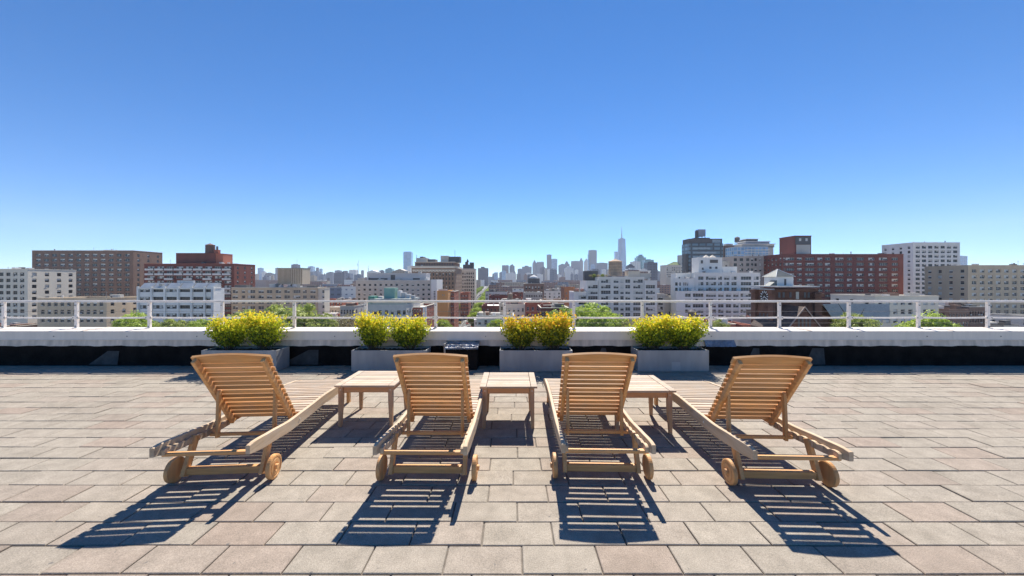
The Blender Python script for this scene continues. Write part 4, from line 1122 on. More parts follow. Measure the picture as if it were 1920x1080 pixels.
# brownstone church with clock tower
def church():
    Y = 88; k = Y/FPX; cx = PX(1478,Y); Z = lambda y, Yy=Y: PZ(y,Yy)+30
    t = thing('church', 'brown stone church with clock tower, white cupola and steep slate gable, lower right', 'church', (cx, Y, STREET))
    X = lambda p, Yy=Y: PX(p,Yy)-cx
    x0, x1, D = X(1452), X(1534), 7.7
    m = MB(); m.box(x0,x1,0,D,0,Z(541)); tw = m.obj('tower', W_STONE, t)
    lead = plain('weathered_lead',(0.50,0.48,0.45),.6,.2,1); trim = plain('brownstone_trim',(0.17,0.08,0.052),.9,.3,.8)
    m = MB(); m.box(x0-.45,x1-.3,-.8,D+.3,Z(538.5)+.003,Z(536.4)); m.obj('eave', lead, tw)
    for y0 in (0.0, D-1.3):
        m = MB(); m.box(x0-.6,x0-.004,y0-.35,y0+1.3,0,Z(546)); m.box(x0-.9,x0-.003,y0-.5,y0+1.45,Z(551),Z(546)+.25); m.obj('buttress', trim, tw)
    m = MB(); m.box(x0-.5,x0-.004,-.1,D,Z(543.5),Z(541.5)); m.obj('ledge', lead, tw)
    for x in (x1-1.2,):
        m = MB(); m.box(x,x+1.6,-.6,-.004,0,Z(548)); m.box(x-.3,x+1.9,-.95,-.003,Z(556),Z(550)); m.box(x-.5,x+2.4,-1.3,-.002,0,Z(592)); m.obj('buttress', trim, tw)
    m = MB(); m.box(x0+.2,x1-1.4,-.35,-.004,Z(545),Z(542.5)); m.obj('string_course', trim, tw)
    m = MB(); m.box(X(1492),X(1497.5),-.10,-.004,Z(561),Z(547)); m.obj('louvre', plain('pale_louvre',(0.50,0.46,0.38),.8,.1,2), tw)
    for p_ in (1459,1467,1480,1507,1514): m = MB(); m.box(X(p_),X(p_)+.5,-.08,-.004,Z(558),Z(548)); m.obj('lancet', FRD, tw)
    for y0 in (2.0, 3.4, 4.8): m = MB(); m.box(x0-.08,x0-.004,y0,y0+.5,Z(609),Z(590)); m.obj('lancet', FRD, tw)
    for p_ in (1458,1466): m = MB(); m.box(X(p_),X(p_)+.5,-.08,-.004,Z(612),Z(590)); m.obj('lancet', FRD, tw)
    # clock: ring of pale numerals and hands on the left flank
    zc = Z(557); yc = 3.3; r = 1.5
    m = MB(); m.cyl((x0-.12,yc,zc),(x0-.004,yc,zc),r,n=32); ck = m.obj('clock_face', plain('clock_dark',(0.05,0.03,0.022),.7,.2,3), tw)
    for h_ in range(12):
        Mt = Matrix.Translation((x0-.15,yc,zc)) @ Matrix.Rotation(h_*math.pi/6,4,'X')
        m = MB(); m.box(-.02,.025,-.11,.11,r*.60,r*.97,M=Mt); m.obj('hour_mark', PAINT, ck)
    for a, L in ((2.1,.62),(-2.4,.42)):
        m = MB(); Mt = Matrix.Translation((x0-.19,yc,zc)) @ Matrix.Rotation(a,4,'X'); m.box(-.02,.02,-.08,.08,-.15,r*L,M=Mt); m.obj('clock_hand', PAINT, ck)
    # cupola
    a, b = X(1456,Y+3), X(1487.5,Y+3); zt = Z(518.5,Y+3)
    m = MB(); m.box(a,b,3,7.5,Z(537),zt); cu = m.obj('cupola', W_WHITE, t)
    m = MB(); e = .3; ap = ((a+b)/2-.25,5.2,Z(504.5,Y+4)); q = [(a-e,3-e,zt-.05),(b+e,3-e,zt-.05),(b+e,7.5+e,zt-.05),(a-e,7.5+e,zt-.05)]
    for i in range(4): m.quad([q[i],q[(i+1)%4],ap])
    m.quad(q); m.obj('cupola_roof', plain('slate_roof',(0.13,0.14,0.13),.6,.2,2), cu)
    for i in range(4):
        m = MB(); m.cyl(q[i],ap,.07,n=6); m.obj('ridge', PAINT, cu)
    m = MB(); m.box(a+1.9,a+2.3,2.9,2.996,Z(535),Z(523)); m.obj('slot', FRD, cu)
    m = MB(); m.quad([(a+.1,2.99,Z(525)),(a+.1,2.99,Z(536)),(a-1.6,2.99,Z(536)),]); m.quad([(a+.1,2.99,Z(525)),(a-1.6,2.99,Z(536)),(a-1.6,5,Z(536)),(a+.1,5,Z(525))]); m.obj('lean_to_roof', plain('slate_roof',(0.13,0.14,0.13),.6,.2,2), cu)
    # nave with steep gable facing us, ridge running back
    st = plain('nave_slate',(0.09,0.055,0.042),.8,.35,1.2)
    Yn = Y-6; xl, xm, xr = X(1462,Yn), X(1505,Yn), X(1590,Yn); zl, zm = Z(640,Yn), Z(575,Yn)
    def gable(xl, xm, xr, z0, zm, y0, y1, wmat, rmat, trim):
        m = MB(); m.quad([(xl,y0,0),(xr,y0,0),(xr,y0,z0),(xm,y0,zm),(xl,y0,z0)]); m.quad([(xl,y1,0),(xr,y1,0),(xr,y1,z0),(xm,y1,zm),(xl,y1,z0)]); m.quad([(xl,y0,0),(xl,y1,0),(xl,y1,z0),(xl,y0,z0)]); m.quad([(xr,y0,0),(xr,y1,0),(xr,y1,z0),(xr,y0,z0)])
        g = m.obj('gable', wmat, t)
        m = MB(); o = .35
        m.quad([(xl-.3,y0-.1,z0+o-.3),(xm,y0-.1,zm+o),(xm,y1,zm+o),(xl-.3,y1,z0+o-.3)]); m.quad([(xm,y0-.1,zm+o),(xr+.3,y0-.1,z0+o-.3),(xr+.3,y1,z0+o-.3),(xm,y1,zm+o)]); m.obj('roof', rmat, g)
        for p, q_ in (((xl-.3,z0),(xm,zm+.3)),((xr+.3,z0),(xm,zm+.3))):
            m = MB(); m.cyl((p[0],y0-.2,p[1]),(q_[0],y0-.2,q_[1]),.14,n=4); m.obj('verge', trim, g)
        return g
    tr = plain('brownstone_verge',(0.36,0.27,0.22),.9,.2,1)
    g = gable(X(1474,Yn), X(1508,Yn), X(1542,Yn), Z(622,Yn), Z(578,Yn), -6, 6, W_STONE, st, tr)
    for p in (1496,1503,1510,1517): m = MB(); m.box(X(p,Yn),X(p,Yn)+.4,-6.06,-6.004,Z(615,Yn),Z(597,Yn)); m.obj('lancet', FRD, g)
    g2 = gable(X(1490), X(1532,Y+2), X(1640,Y+2), Z(660), Z(566,Y+2), 2.2, 7.4, W_STONE, st, tr)
    # pale stone slope of the next roof at the right edge
    m = MB(); m.quad([(X(1536,Y+3),2.0,Z(570,Y+2)),(X(1660,Y+3),2.0,Z(570,Y+2)),(X(1660),-1.0,Z(600,Y-1)),(X(1556),-1.0,Z(600,Y-1))]); 
    m.obj('aisle_roof', plain('pale_slate',(0.42,0.39,0.34),.8,.25,2,stretch=(1,1,6)), t)
church()
def roof_building_front():
    building('row_building','low building with pale flat roof beside the avenue, just above the parapet',889,912,600,190,22,W_WHITE2,cols=spread(890,911,4,3),rows=(604,9,5,2),cornice=PAINT)
    building('row_building','small red brick house with pale trim at the foot of the staggered white block',1391,1409,610,150,12,W_RED,cols=[(1396,1399)],rows=(616,9,4,1))
roof_building_front()

# ------------------------------------------------------------------ places in words
def zone(px):
    for lim, s in ((362,'far left, beyond the first planter'),(470,'above left half of first planter'),(560,'above right half of first planter'),(655,'between first and second planters'),
                   (735,'above left half of second planter'),(815,'above right half of second planter'),(935,'between second and third planters'),
                   (1005,'above left half of third planter'),(1080,'above right half of third planter'),(1178,'between third and fourth planters'),
                   (1255,'above left half of fourth planter'),(1335,'above right half of fourth planter'),(1557,'behind rightmost lounger')):
        if px < lim: return s
    return 'far right, beyond the rightmost lounger'
ORD = ['','second ','third ','fourth ','fifth ','sixth ','seventh ','eighth ','ninth ','tenth ','eleventh ','twelfth ','thirteenth ','fourteenth ','fifteenth ','sixteenth ','seventeenth ','eighteenth ','nineteenth ','twentieth ']
CNT = {}
def nth(key):
    CNT[key] = CNT.get(key, 0)+1; return ORD[min(CNT[key]-1, len(ORD)-1)]

# ------------------------------------------------------------------ big blocks continuing the street beyond both sides
building('apartment_building','tall brown apartment house with pale bands beyond the white office block, far left',60,250,470,240,20,W_BROWN,cols=spread(64,246,12,9),rows=(476,9.2,5,11),side=(3,1.6),cornice=W_CREAM,ncap=98)
building('apartment_building','pale brick apartment slab at the left edge of the view',-60,52,505,180,20,W_CREAM,cols=spread(-56,48,8,8),rows=(511,11.5,6.5,8),side=(4,1.8),dark=True)
building('apartment_building','low brown brick house below the tall brown block, far left',70,200,560,150,18,W_TAN,cols=spread(74,196,10,7),rows=(566,15,8,3),side=(4,1.5))
building('apartment_building','white brick tower with dark windows right of the maroon block, far right',1712,1800,455,260,22,W_WHITE2,cols=spread(1715,1797,7,8),rows=(461,8.5,5,13),side=(4,1.8),dark=True)
building('apartment_building','tan brick apartment house at the right edge of the view',1815,1990,498,190,20,W_TAN,cols=spread(1819,1986,11,9),rows=(505,11,6,9),side=(4,1.8))
building('row_building','cream four-storey house behind the church roof, far right',1640,1760,556,130,18,W_CREAM,cols=spread(1644,1756,8,8),rows=(563,17,9,3),side=(3,1.6))

# ------------------------------------------------------------------ far skyline
FAR = [ # x0, x1, top row, distance, look, shape
 (478,482.5,514,2300,'tan','flat'),(483,490,502.5,2600,'blue','flat'),(491,496.5,508,2400,'pale','step'),(497,506,511,2300,'dark','step'),(505.5,511,517,2000,'pale','flat'),(511,518,514,2200,'grey','flat'),(516,521,502.5,2800,'grey','flat'),
 (546,557,495,2000,'dark','mast'),(569,577,515,2200,'blue','flat'),(577,586,499.5,2700,'blue','flat'),(583,596,508,2300,'grey','step'),(592.3,596.3,501.5,2900,'dark','crown'),(598.8,603,504,2900,'blue','flat'),
 (597,606,516,2000,'grey','flat'),(604.5,610.5,513,2300,'dark','spire'),(611.5,624,509.5,2400,'grey','step'),(626,641,511.5,1700,'dark','flat'),(641,656,513,1700,'grey','flat'),(627.5,637,507,2500,'grey','flat'),(643,650,507.5,2500,'dark','crown'),
 (654,667,505.5,2200,'pale','crown'),(664,676,515,1500,'grey','flat'),(676.8,681,507,2600,'grey','flat'),(688,707,506.5,1500,'pale','gable'),(711,718.5,507,2000,'dark','flat'),(722,735,502,1500,'teal','step'),(735,763,504,900,'tan','gable'),
 (756.2,770.8,471.5,2300,'blue','crown'),(764,770,499,2000,'pale','flat'),
 (896,915,500,1900,'dark','bump'),(915,922,519,2600,'grey','flat'),(922,930,517,2400,'grey','step'),(930,937,521,2600,'pale','flat'),
 (936,947,509,2300,'grey','step'),(941,954,496.5,2700,'grey','crown'),(955,965,495.5,2650,'grey','step'),(948,968,511,2000,'pale','step'),(970.5,980,504,2500,'grey','flat'),(979,997,498,2600,'grey','bump'),(985,996,512,1900,'pale','flat'),
 (998.6,1006,488,3200,'grey','spire'),(1006.5,1020,490.5,3200,'grey','crown'),(1012,1025,500,3000,'dark','step'),(1000,1018,513,2100,'pale','step'),(1025.8,1034,477.5,2900,'grey','flat'),(1034,1045,485.5,3000,'blue','flat'),(1026.8,1032.5,505,2200,'pale','flat'),
 (1036,1046,514,2100,'grey','flat'),(1048,1061,494.5,3000,'grey','step'),(1058.5,1068,490,3100,'grey','spire'),(1060,1075.5,499,2000,'pale','step'),(1049,1060,520,1500,'brick','flat'),(1072,1088,489.5,3000,'grey','flat'),(1087,1093.5,484,3200,'grey','spire'),
 (1078.5,1084.5,506,2300,'pale','flat'),(1085,1096,511,2200,'grey','flat'),(1096,1104,485,3100,'pale','spire'),(1102.5,1106.5,476.5,3000,'blue','flat'),(1105,1119,469,3000,'grey','flat'),(1109,1117,496,2500,'blue','flat'),(1119,1139.5,493,2400,'grey','flat'),
 (1138,1146,505,2400,'pale','step'),(1153.5,1161,471.5,3300,'blue','curve'),
 (1177,1190,495,1100,'dark','step'),(1186,1201,490.5,1300,'pale','flat'),(1195,1211,477,1500,'teal','step'),(1210,1226,487,1400,'teal','flat'),(1214,1233,492,1000,'dark','flat'),(1175,1200,502,700,'pale','step'),(1196,1220,503.5,690,'pale','step'),(1168,1215,509,560,'brick','flat'),
 (1233,1241,510,1900,'grey','flat'),(1240,1249,513,1800,'dark','step'),
 (30,50,508,2200,'grey','step'),(258,276,498,2300,'grey','crown'),(-20,20,514,1800,'brick','flat'),(1700,1712,500,1500,'grey','step'),(1800,1814,480,1900,'blue','flat'),
]
def tower(x0, x1, yt, Y, look, shape):
    X0, X1 = PX(x0,Y), PX(x1,Y); W = X1-X0; H = PZ(yt,Y)-STREET; D = min(W, 42)
    px = (x0+x1)/2; sh = {'flat':'flat-topped','step':'stepped','crown':'crowned','spire':'pointed','gable':'gable-roofed','mast':'mast-topped','bump':'flat-topped','curve':'curve-topped'}[shape]
    z = zone(px)
    t = thing('far_tower', '%s%s %s tower on the skyline %s' % (nth((look,sh,z)), CN[look], sh, z) , 'tower', ((X0+X1)/2, Y, STREET), 0, 'towers of the far skyline')
    h0 = {'step':H*.93 if H < 90 else H-12,'crown':H-5,'spire':H-22,'gable':H-6,'mast':H-3,'bump':H-7,'curve':H-8}.get(shape, H)
    m = MB(); m.box(-W/2,W/2,0,D,0,h0); m.obj('shaft', T[look], t)
    m = MB()
    if shape == 'flat': m.box(-W*.2,W*.25,D*.3,D*.7,h0+.003,h0+2.5); nm='bulkhead'
    elif shape == 'step': m.box(-W*.36,W*.30,D*.15,D*.85,h0+.003,(h0+H)/2); m.box(-W*.15,W*.22,D*.3,D*.7,(h0+H)/2+.003,H); nm='setback'
    elif shape == 'crown':
        for q in (-.42,-.18,.06,.28): m.box(W*q,W*(q+.14),0.5,D*.9,h0+.003,H-(.8 if q<0 else 0))
        nm='crown'
    elif shape == 'spire': m.box(-W*.32,W*.32,D*.2,D*.8,h0+.003,h0+8); m.box(-W*.32,W*.32,D*.2,D*.8,h0+8.01,H+4,top=min(W*.3,D*.28)); nm='spire'
    elif shape == 'gable': m.quad([(-W*.45,0,h0),(W*.45,0,h0),(0,0,H)]); m.quad([(-W*.45,D,h0),(W*.45,D,h0),(0,D,H)]); m.quad([(-W*.45,0,h0),(0,0,H),(0,D,H),(-W*.45,D,h0)]); m.quad([(W*.45,0,h0),(0,0,H),(0,D,H),(W*.45,D,h0)]); nm='gable_roof'
    elif shape == 'mast': m.box(-W*.3,W*.3,D*.2,D*.7,h0+.003,H); m.cyl((W*.2,D*.5,H),(W*.2,D*.5,H+26),.5,n=6); nm='mast'
    elif shape == 'bump': m.box(-W*.22,W*.1,D*.2,D*.7,h0+.003,H); m.box(-W*.1,W*.2,D*.2,D*.7,H*0+h0+.003,h0+3); nm='bulkhead'
    else:
        for i in range(6): m.box(-W/2+W*i/6,-W/2+W*(i+1)/6-.01,2,D-2,h0+.003,h0+8*(1-(i/6-.25)**2*1.4))
        nm='curved_top'
    m.obj(nm, T[look], t)
rf = random.Random(77)
for lo, hi, n_, ya, yb in ((480,760,34,509,521),(918,1150,34,503,519),(1180,1290,7,506,517),(760,900,6,508,518),(-40,360,16,508,520),(1560,1960,14,505,519)):
    for i in range(n_):
        xa = lo+(hi-lo)*(i+rf.random())/n_; wd = rf.uniform(3.5,11)
        FAR.append((xa, xa+wd, rf.uniform(ya,yb), rf.uniform(1300,2900), rf.choice(('grey','dark','pale','blue','brick','grey','dark','tan')), rf.choice(('flat','step','bump','crown','step'))))
for f in FAR: tower(*f)
def spire_tower():
    Y = 3400; X0, X1 = PX(1160.6,Y), PX(1175.4,Y); w_ = (X1-X0)/2; z1 = PZ(447,Y)-STREET; zt = PZ(423.5,Y)-STREET
    t = thing('glass_skyscraper', 'tallest blue glass skyscraper with chamfered corners and long white spire', 'skyscraper', ((X0+X1)/2, Y, STREET))
    m = MB(); m.box(-w_,w_,0,2*w_,0,60); m.obj('base', T['blue'], t)
    m = MB(); c = w_; r = w_*0.98
    b = [(-w_,0),(w_,0),(w_,2*w_),(-w_,2*w_)]; tp = [(0,c-r*.93),(r*.93,c),(0,c+r*.93),(-r*.93,c)]
    for i in range(4):
        j = (i+1) % 4
        m.quad([(*b[i],60.01),(*b[j],60.01),(*tp[i],z1)]); m.quad([(*tp[i],z1),(*tp[j],z1),(*b[j],60.01)])
    m.quad([(*p,z1) for p in tp]); m.obj('shaft', plain('skyscraper_glass',(0.16,0.27,0.38),.12,.12,.01,metal=.3), t)
    m = MB(); m.lathe([(w_*.42,z1+.01),(w_*.42,z1+7)],20,c=(0,c,0)); m.obj('ring', T['grey'], t)
    m = MB(); m.lathe([(5.5,z1+7),(4.2,z1+40),(2.6,z1+80),(1.2,zt)],8,c=(0,c,0)); m.obj('spire', T['grey'], t)
spire_tower()
def green_roof():
    Y = 620; t, W, H, xx = building('loft_building','pale stone building with planted green roof and round drum, left of dark glass tower',1248.5,1284,497,Y,24,W_BEIGE,cols=spread(1249.5,1283,10,2.0),rows=(500.5,4.2,2.6,5),dark=True)
    cx = t.location.x
    m = MB(); m.quad([(-W/2+1,1,H),(W/2-6,1,H),(W/2-8,10,H+5.5),(W*.05,10,H+6)]); m.quad([(-W/2+1,1,H),(W*.05,10,H+6),(W*.05,20,H),(-W/2+1,20,H)]); m.quad([(W/2-6,1,H),(W/2-8,10,H+5.5),(W/2-8,20,H),(W/2-6,20,H)]); m.quad([(W*.05,10,H+6),(W/2-8,10,H+5.5),(W/2-8,20,H),(W*.05,20,H)])
    m.obj('planted_roof', plain('sedum',(0.19,0.24,0.09),.9,.4,.5), t)
    x = PX(1278.5,Y+4)-cx; m = MB(); m.lathe([(5.4,H-.9),(5.4,PZ(479,Y+4)+30),(5.0,PZ(478.4,Y+4)+30)],20,c=(x,8,0)); m.obj('drum', W_GREY, t)
green_roof()
for px, y0, y1, w_ in ((671.5,488,514,'taller'),(691,497,512,'smaller')):
    Y = 1700; x = PX(px,Y); h = PZ(y0,Y)-STREET
    t = thing('tower_crane', '%s thin construction crane on the skyline above the second planter' % w_, 'crane', (x,Y,STREET), 0, 'cranes on the skyline')
    m = MB(); m.box(-.9,.9,-.9,.9,0,h*.86); m.obj('mast', W_GREY, t)
    m = MB(); m.cyl((-5,0,h*.80),(4.0,0,h),.7,n=4); m.obj('jib', W_GREY, t)

# ------------------------------------------------------------------ low rooftops filling the city
FOOT = []          # footprints of everything built so far, and the picture rows they already cover
hor = {}
def cover(xa, xb, yt, Y):
    for p in range(int(xa)-1, int(xb)+2):
        hor.setdefault(p, []).append((Y, yt))
for o in list(C.objects):
    if o.parent is None and '_w' in o:
        W = o['_w']; Y = o.location.y; x = o.location.x; wl = o.children[0]
        H = max(v.co.z for v in wl.data.vertices); D = max(v.co.y for v in wl.data.vertices)
        FOOT.append((x-W/2-1.5, x+W/2+1.5, Y-3, Y+D+2)); cover(960+(x-W/2)*FPX/Y, 960+(x+W/2)*FPX/Y, HOR+(EYE-(STREET+H))*FPX/Y, Y)
        del o['_w']
FOOT.append((PX(1440,88)-2, PX(1680,88), 76, 118)); cover(1452,1530,541,88)
CEIL = [(362,478,602),(478,600,596),(600,667,560),(667,820,598),(820,870,594),(870,900,582),(900,970,545),(970,1060,533),(1060,1100,548),(1100,1232,606),(1232,1262,560),(1262,1412,606),(1412,1560,560)]
def ceil_row(px):
    for a, b, y in CEIL:
        if a <= px < b: return y
    return 535
LOOKS = [('red brick',W_RED),('dark red',W_DRED),('brown brick',W_BROWN),('tan brick',W_TAN),('cream',W_CREAM),('grey',W_GREY),('white-painted',W_WHITE2),('brown brick',W_BROWN),('dark red',W_DRED),('beige',W_BEIGE)]
rl = random.Random(42); nlow = 0
for Y in (152, 178, 206, 238, 275, 320, 375, 445, 540, 670, 850, 1100, 1500):
    px = -30.0
    jobs = []
    for Yk in ([Y] if Y < 500 else [Y, Y*1.12]):
        for sd in (-1, 1):
            e_ = 960+(ave_x(Yk+10)+sd*15.4)*FPX/Yk; wk = rl.uniform(15,20)*FPX/Yk
            if sd > 0: e_ = 960+(ave_x(Yk-2)+15.4)*FPX/(Yk-0)
            jobs.append((e_-wk, e_, Yk, 1) if sd < 0 else (e_, e_+wk, Yk, 1))
    while px < 1950:
        wpx = rl.uniform(20, 52) if Y < 500 else rl.uniform(14, 40)
        jobs.append((px, px+wpx, Y+rl.uniform(-4,4), 0)); px += wpx + (0.4 if rl.random() < .8 else 7)
    for xa, xb, Yj, hug in jobs:
        D = rl.uniform(13, 19)
        mid = (xa+xb)/2; X0, X1 = PX(xa,Yj), PX(xb,Yj)
        yc = max(ceil_row(p) for p in (xa, mid, xb)) if 362 < mid < 1557 else 540
        zt = -rl.uniform(9.5, 18) + (Y-150)*0.0115; zt = min(zt, -1.0+Y*.002)
        zt = min(zt, PZ(yc + rl.uniform(0,6), Yj)) if Y < 540 else zt
        if zt < STREET+7: continue
        yt = HOR+(EYE-zt)*FPX/Yj
        if yt > 617: continue
        ax = [ave_x(Yj), ave_x(Yj+D)]
        if not hug and X0 < max(ax)+16 and X1 > min(ax)-16: continue
        if any(X0 < f[1] and X1 > f[0] and Yj-1 < f[3] and Yj+D > f[2] for f in FOOT): continue
        vis = False
        for p in range(int(xa)+1, int(xb)):
            cv = min([c[1] for c in hor.get(p, []) if c[0] < Yj+1] or [617])
            if yt < cv-1.2: vis = True; break
        if not vis or nlow > 230: continue
        nlow += 1
        look, wm = rl.choice(LOOKS); z = zone(mid)
        roof = rl.choice([ROOFS, ROOFS, ROOFD, plain('tan_roof_gravel',(0.36,0.32,0.27),.9,.2,.3), plain('red_roof_paint',(0.34,0.12,0.09),.9,.15,.3) if rl.random()<.3 else ROOFS])
        lab = '%s%s low-rise counting back from the railing, %s' % (nth((look,z)) or 'nearest ', look, z)
        if Yj < 400:
            n = max(2, int(wpx/6.5)); ww = min(1.5, (X1-X0)/n*.5); cols = [(960+(c-ww/2)*FPX/Yj, 960+(c+ww/2)*FPX/Yj) for c in [X0+(X1-X0)*(i+.5)/n for i in range(n)]]
            k = FPX/Yj
            t, W, H, xx = building('row_building', lab, xa, xb, yt, Yj, D, wm, cols=cols, rows=(yt+1.6*k, 3.3*k, 1.9*k, 3), side=(3,1.3) if Yj < 260 else None, roofm=roof, group='low-rise buildings of the city', ncap=36, seed=nlow, cornice=rl.choice((wm,W_CREAM,ROOFD,W_GREY)), dark=rl.random()<.4, zb=STREET)
        else:
            wmat = T[rl.choice(('brick','tan','grey','pale','brick'))]
            t, W, H, xx = building('row_building', lab, xa, xb, yt, Yj, D+4, wmat, roofm=roof, group='low-rise buildings of the city', seed=nlow, cornice=wm)
        del t['_w']
        FOOT.append((X0, X1, Yj, Yj+D)); cover(xa, xb, yt, Yj)
        # bulkheads, vents and chimneys on the roof
        for i in range(rl.randint(1,3) if Yj < 600 else rl.randint(1,2)):
            bw, bd, bh = rl.uniform(1.6,4.0), rl.uniform(2,4), rl.uniform(1.2,3.0); bx = rl.uniform(-W/2+bw/2+.6, max(W/2-bw/2-.6,-W/2+bw/2+.7)); by = 1.5+i*4.2
            m = MB(); m.box(bx-bw/2,bx+bw/2,by,by+bd,H-.95,H-.9+bh); m.box(bx-bw/2-.1,bx+bw/2+.1,by-.1,by+bd+.1,H-.897+bh,H-.75+bh); m.obj('bulkhead', rl.choice((wm,W_GREY,W_WHITE2,W_BROWN,ROOFD)), t)
        if rl.random() < .6:
            cx_ = rl.choice((-1,1))*(W/2-.9); m = MB(); m.box(cx_-.45,cx_+.45,4,5.6,H-.5,H+1.6); m.obj('chimney', rl.choice((W_RED,wm)), t)
        if rl.random() < .10 and Yj < 700:
            wx = t.location.x+rl.uniform(-W*.3,W*.3); pxw = 960+wx*FPX/(Yj+6)
            zb = STREET+H-.9; ht = rl.uniform(5.5,7.5); r = 1.7
            water_tower(pxw, HOR+(EYE-zb-ht)*FPX/(Yj+6), HOR+(EYE-zb)*FPX/(Yj+6), 2*r*FPX/(Yj+6), Yj+6, '%scedar water tower on a low roof %s' % (nth(('wt',z)) or 'nearest ', z))
print('LOW', nlow)

# ------------------------------------------------------------------ trees
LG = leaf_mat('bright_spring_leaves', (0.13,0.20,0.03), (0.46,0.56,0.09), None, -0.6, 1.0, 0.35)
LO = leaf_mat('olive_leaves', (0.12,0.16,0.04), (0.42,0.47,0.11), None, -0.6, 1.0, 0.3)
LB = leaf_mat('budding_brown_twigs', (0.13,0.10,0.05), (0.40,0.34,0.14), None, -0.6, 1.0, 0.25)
def crown_mesh(seed, mat, n=13000, sz=0.040, loose=1.0):
    rr = random.Random(seed); m = MB(); cl = []
    while len(cl) < 150:
        v = Vector((rr.uniform(-1,1), rr.uniform(-1,1), rr.uniform(-1,1)))
        if .25 < v.length < 1.0:
            lump = 0.82+0.18*math.sin(v.x*5+seed)*math.cos(v.y*4-seed)
            v = v*lump; v.z = v.z*.8+.1; cl.append((v, rr.uniform(.10,.21)*loose))
    for i in range(n):
        c, r = rr.choice(cl); d = Vector((rr.gauss(0,1),rr.gauss(0,1),rr.gauss(0,.8))).normalized()
        p = c+d*r*rr.uniform(.55,1.1)
        u = (d+Vector((rr.gauss(0,.5),rr.gauss(0,.5),rr.gauss(0,.5)))).normalized(); a = u.orthogonal().normalized(); a = Matrix.Rotation(rr.uniform(0,6.28),3,u) @ a; b = u.cross(a)
        L = sz*rr.uniform(.6,1.3)
        m.quad([p-a*L, p+b*L*.6, p+a*L, p-b*L*.6])
    return m.mesh('crown', mat, fixn=False)
def trunk_mesh(seed):
    rr = random.Random(seed); m = MB()
    m.tube([(0,0,-2.2),(.02,0,-1.3),(0,.02,-.5),(.03,0,.2)], [.085,.065,.05,.02], n=8)
    for i in range(9):
        a = i*2.4+rr.uniform(-.3,.3); z = -1.0+i*.13; r = rr.uniform(.5,.85)
        m.tube([(0,0,z),(math.cos(a)*r*.45,math.sin(a)*r*.45,z+.32),(math.cos(a)*r,math.sin(a)*r,z+.62)], [.035,.022,.008], n=5)
    return m.mesh('trunk', BARK, fixn=False)
CM = {'g':[crown_mesh(1,LG),crown_mesh(2,LG)], 'o':[crown_mesh(3,LO),crown_mesh(4,LO)], 'b':[crown_mesh(5,LB,2200,.035,1.2)]}
TM = [trunk_mesh(1), trunk_mesh(2)]
ntree = [0]
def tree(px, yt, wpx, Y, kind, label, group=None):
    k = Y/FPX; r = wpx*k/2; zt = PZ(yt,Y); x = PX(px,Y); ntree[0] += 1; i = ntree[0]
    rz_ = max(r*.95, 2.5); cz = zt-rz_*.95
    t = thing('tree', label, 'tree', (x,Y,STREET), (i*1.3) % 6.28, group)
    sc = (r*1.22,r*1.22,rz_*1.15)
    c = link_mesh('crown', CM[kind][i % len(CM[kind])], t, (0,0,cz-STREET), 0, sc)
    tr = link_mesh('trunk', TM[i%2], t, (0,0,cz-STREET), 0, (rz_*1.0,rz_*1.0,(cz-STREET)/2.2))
for a in [
 (372,600,46,105,'g','bright green tree crown just above the parapet at left, behind first planter'),
 (330,596,60,112,'o','olive tree crown peeking over the parapet beyond the left photo edge'),
 (452,589,64,118,'o','small olive tree in front of the tan block, above first planter left half'),
 (507,578,108,122,'o','round olive-green tree in front of the tan brick block'),
 (563,574.5,112,124,'o','largest olive-green tree, right of the round one by the tan block'),
 (474,581,92,119,'o','broad olive tree filling the left of the clump, above first planter shrubs'),
 (537,573.5,104,129,'o','tall olive tree rising behind the middle of the clump by the tan block'),
 (1128,580,74,152,'g','green tree just right of the biggest one by the white apartments'),
 (603,589,52,127,'o','lower olive tree at the right end of the tree clump by the tan block'),
 (646,587,56,135,'b','thin brown budding tree left of second planter shrubs'),
 (675,596,50,140,'b','second brown budding tree just behind the second planter'),
 (831,600,32,165,'g','little bright green street tree left of the avenue cars'),
 (934,599,42,150,'g','bright green tree right of the avenue behind third planter shrubs'),
 (1052,581,66,150,'g','bright green tree left of the bigger one by the white apartments'),
 (1104,571,98,146,'g','biggest bright green tree in front of the white apartments'),
 (1143,590,84,140,'g','lower bright green tree at the foot of the white apartments'),
 (1172,596,60,138,'b','brownish budding tree left of the fourth planter shrubs'),
 (1212,598,50,142,'b','brown budding tree directly behind the fourth planter'),
 (1346,600,40,135,'o','small pale green tree right of the fourth planter'),
 (250,590,70,120,'g','leafy green tree far left below the brown house'),
 (1600,588,70,84,'o','olive tree beside the church roof, far right'),
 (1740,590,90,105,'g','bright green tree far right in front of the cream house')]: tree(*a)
yy = 236; i = 0; rt = random.Random(3)
while yy < 1150:
    for s in (1, -1):
        zt = STREET+rt.uniform(10,14); o = s*11.0
        tree(960+(ave_x(yy)+o)*FPX/yy, HOR+(EYE-zt)*FPX/yy, rt.uniform(9,12)*FPX/yy, yy, 'g', '%sgreen street tree along the %s side of the avenue' % (nth(('st',s)) or 'first ', 'right' if s > 0 else 'left'), 'street trees along the avenue')
    yy *= 1.085; i += 1
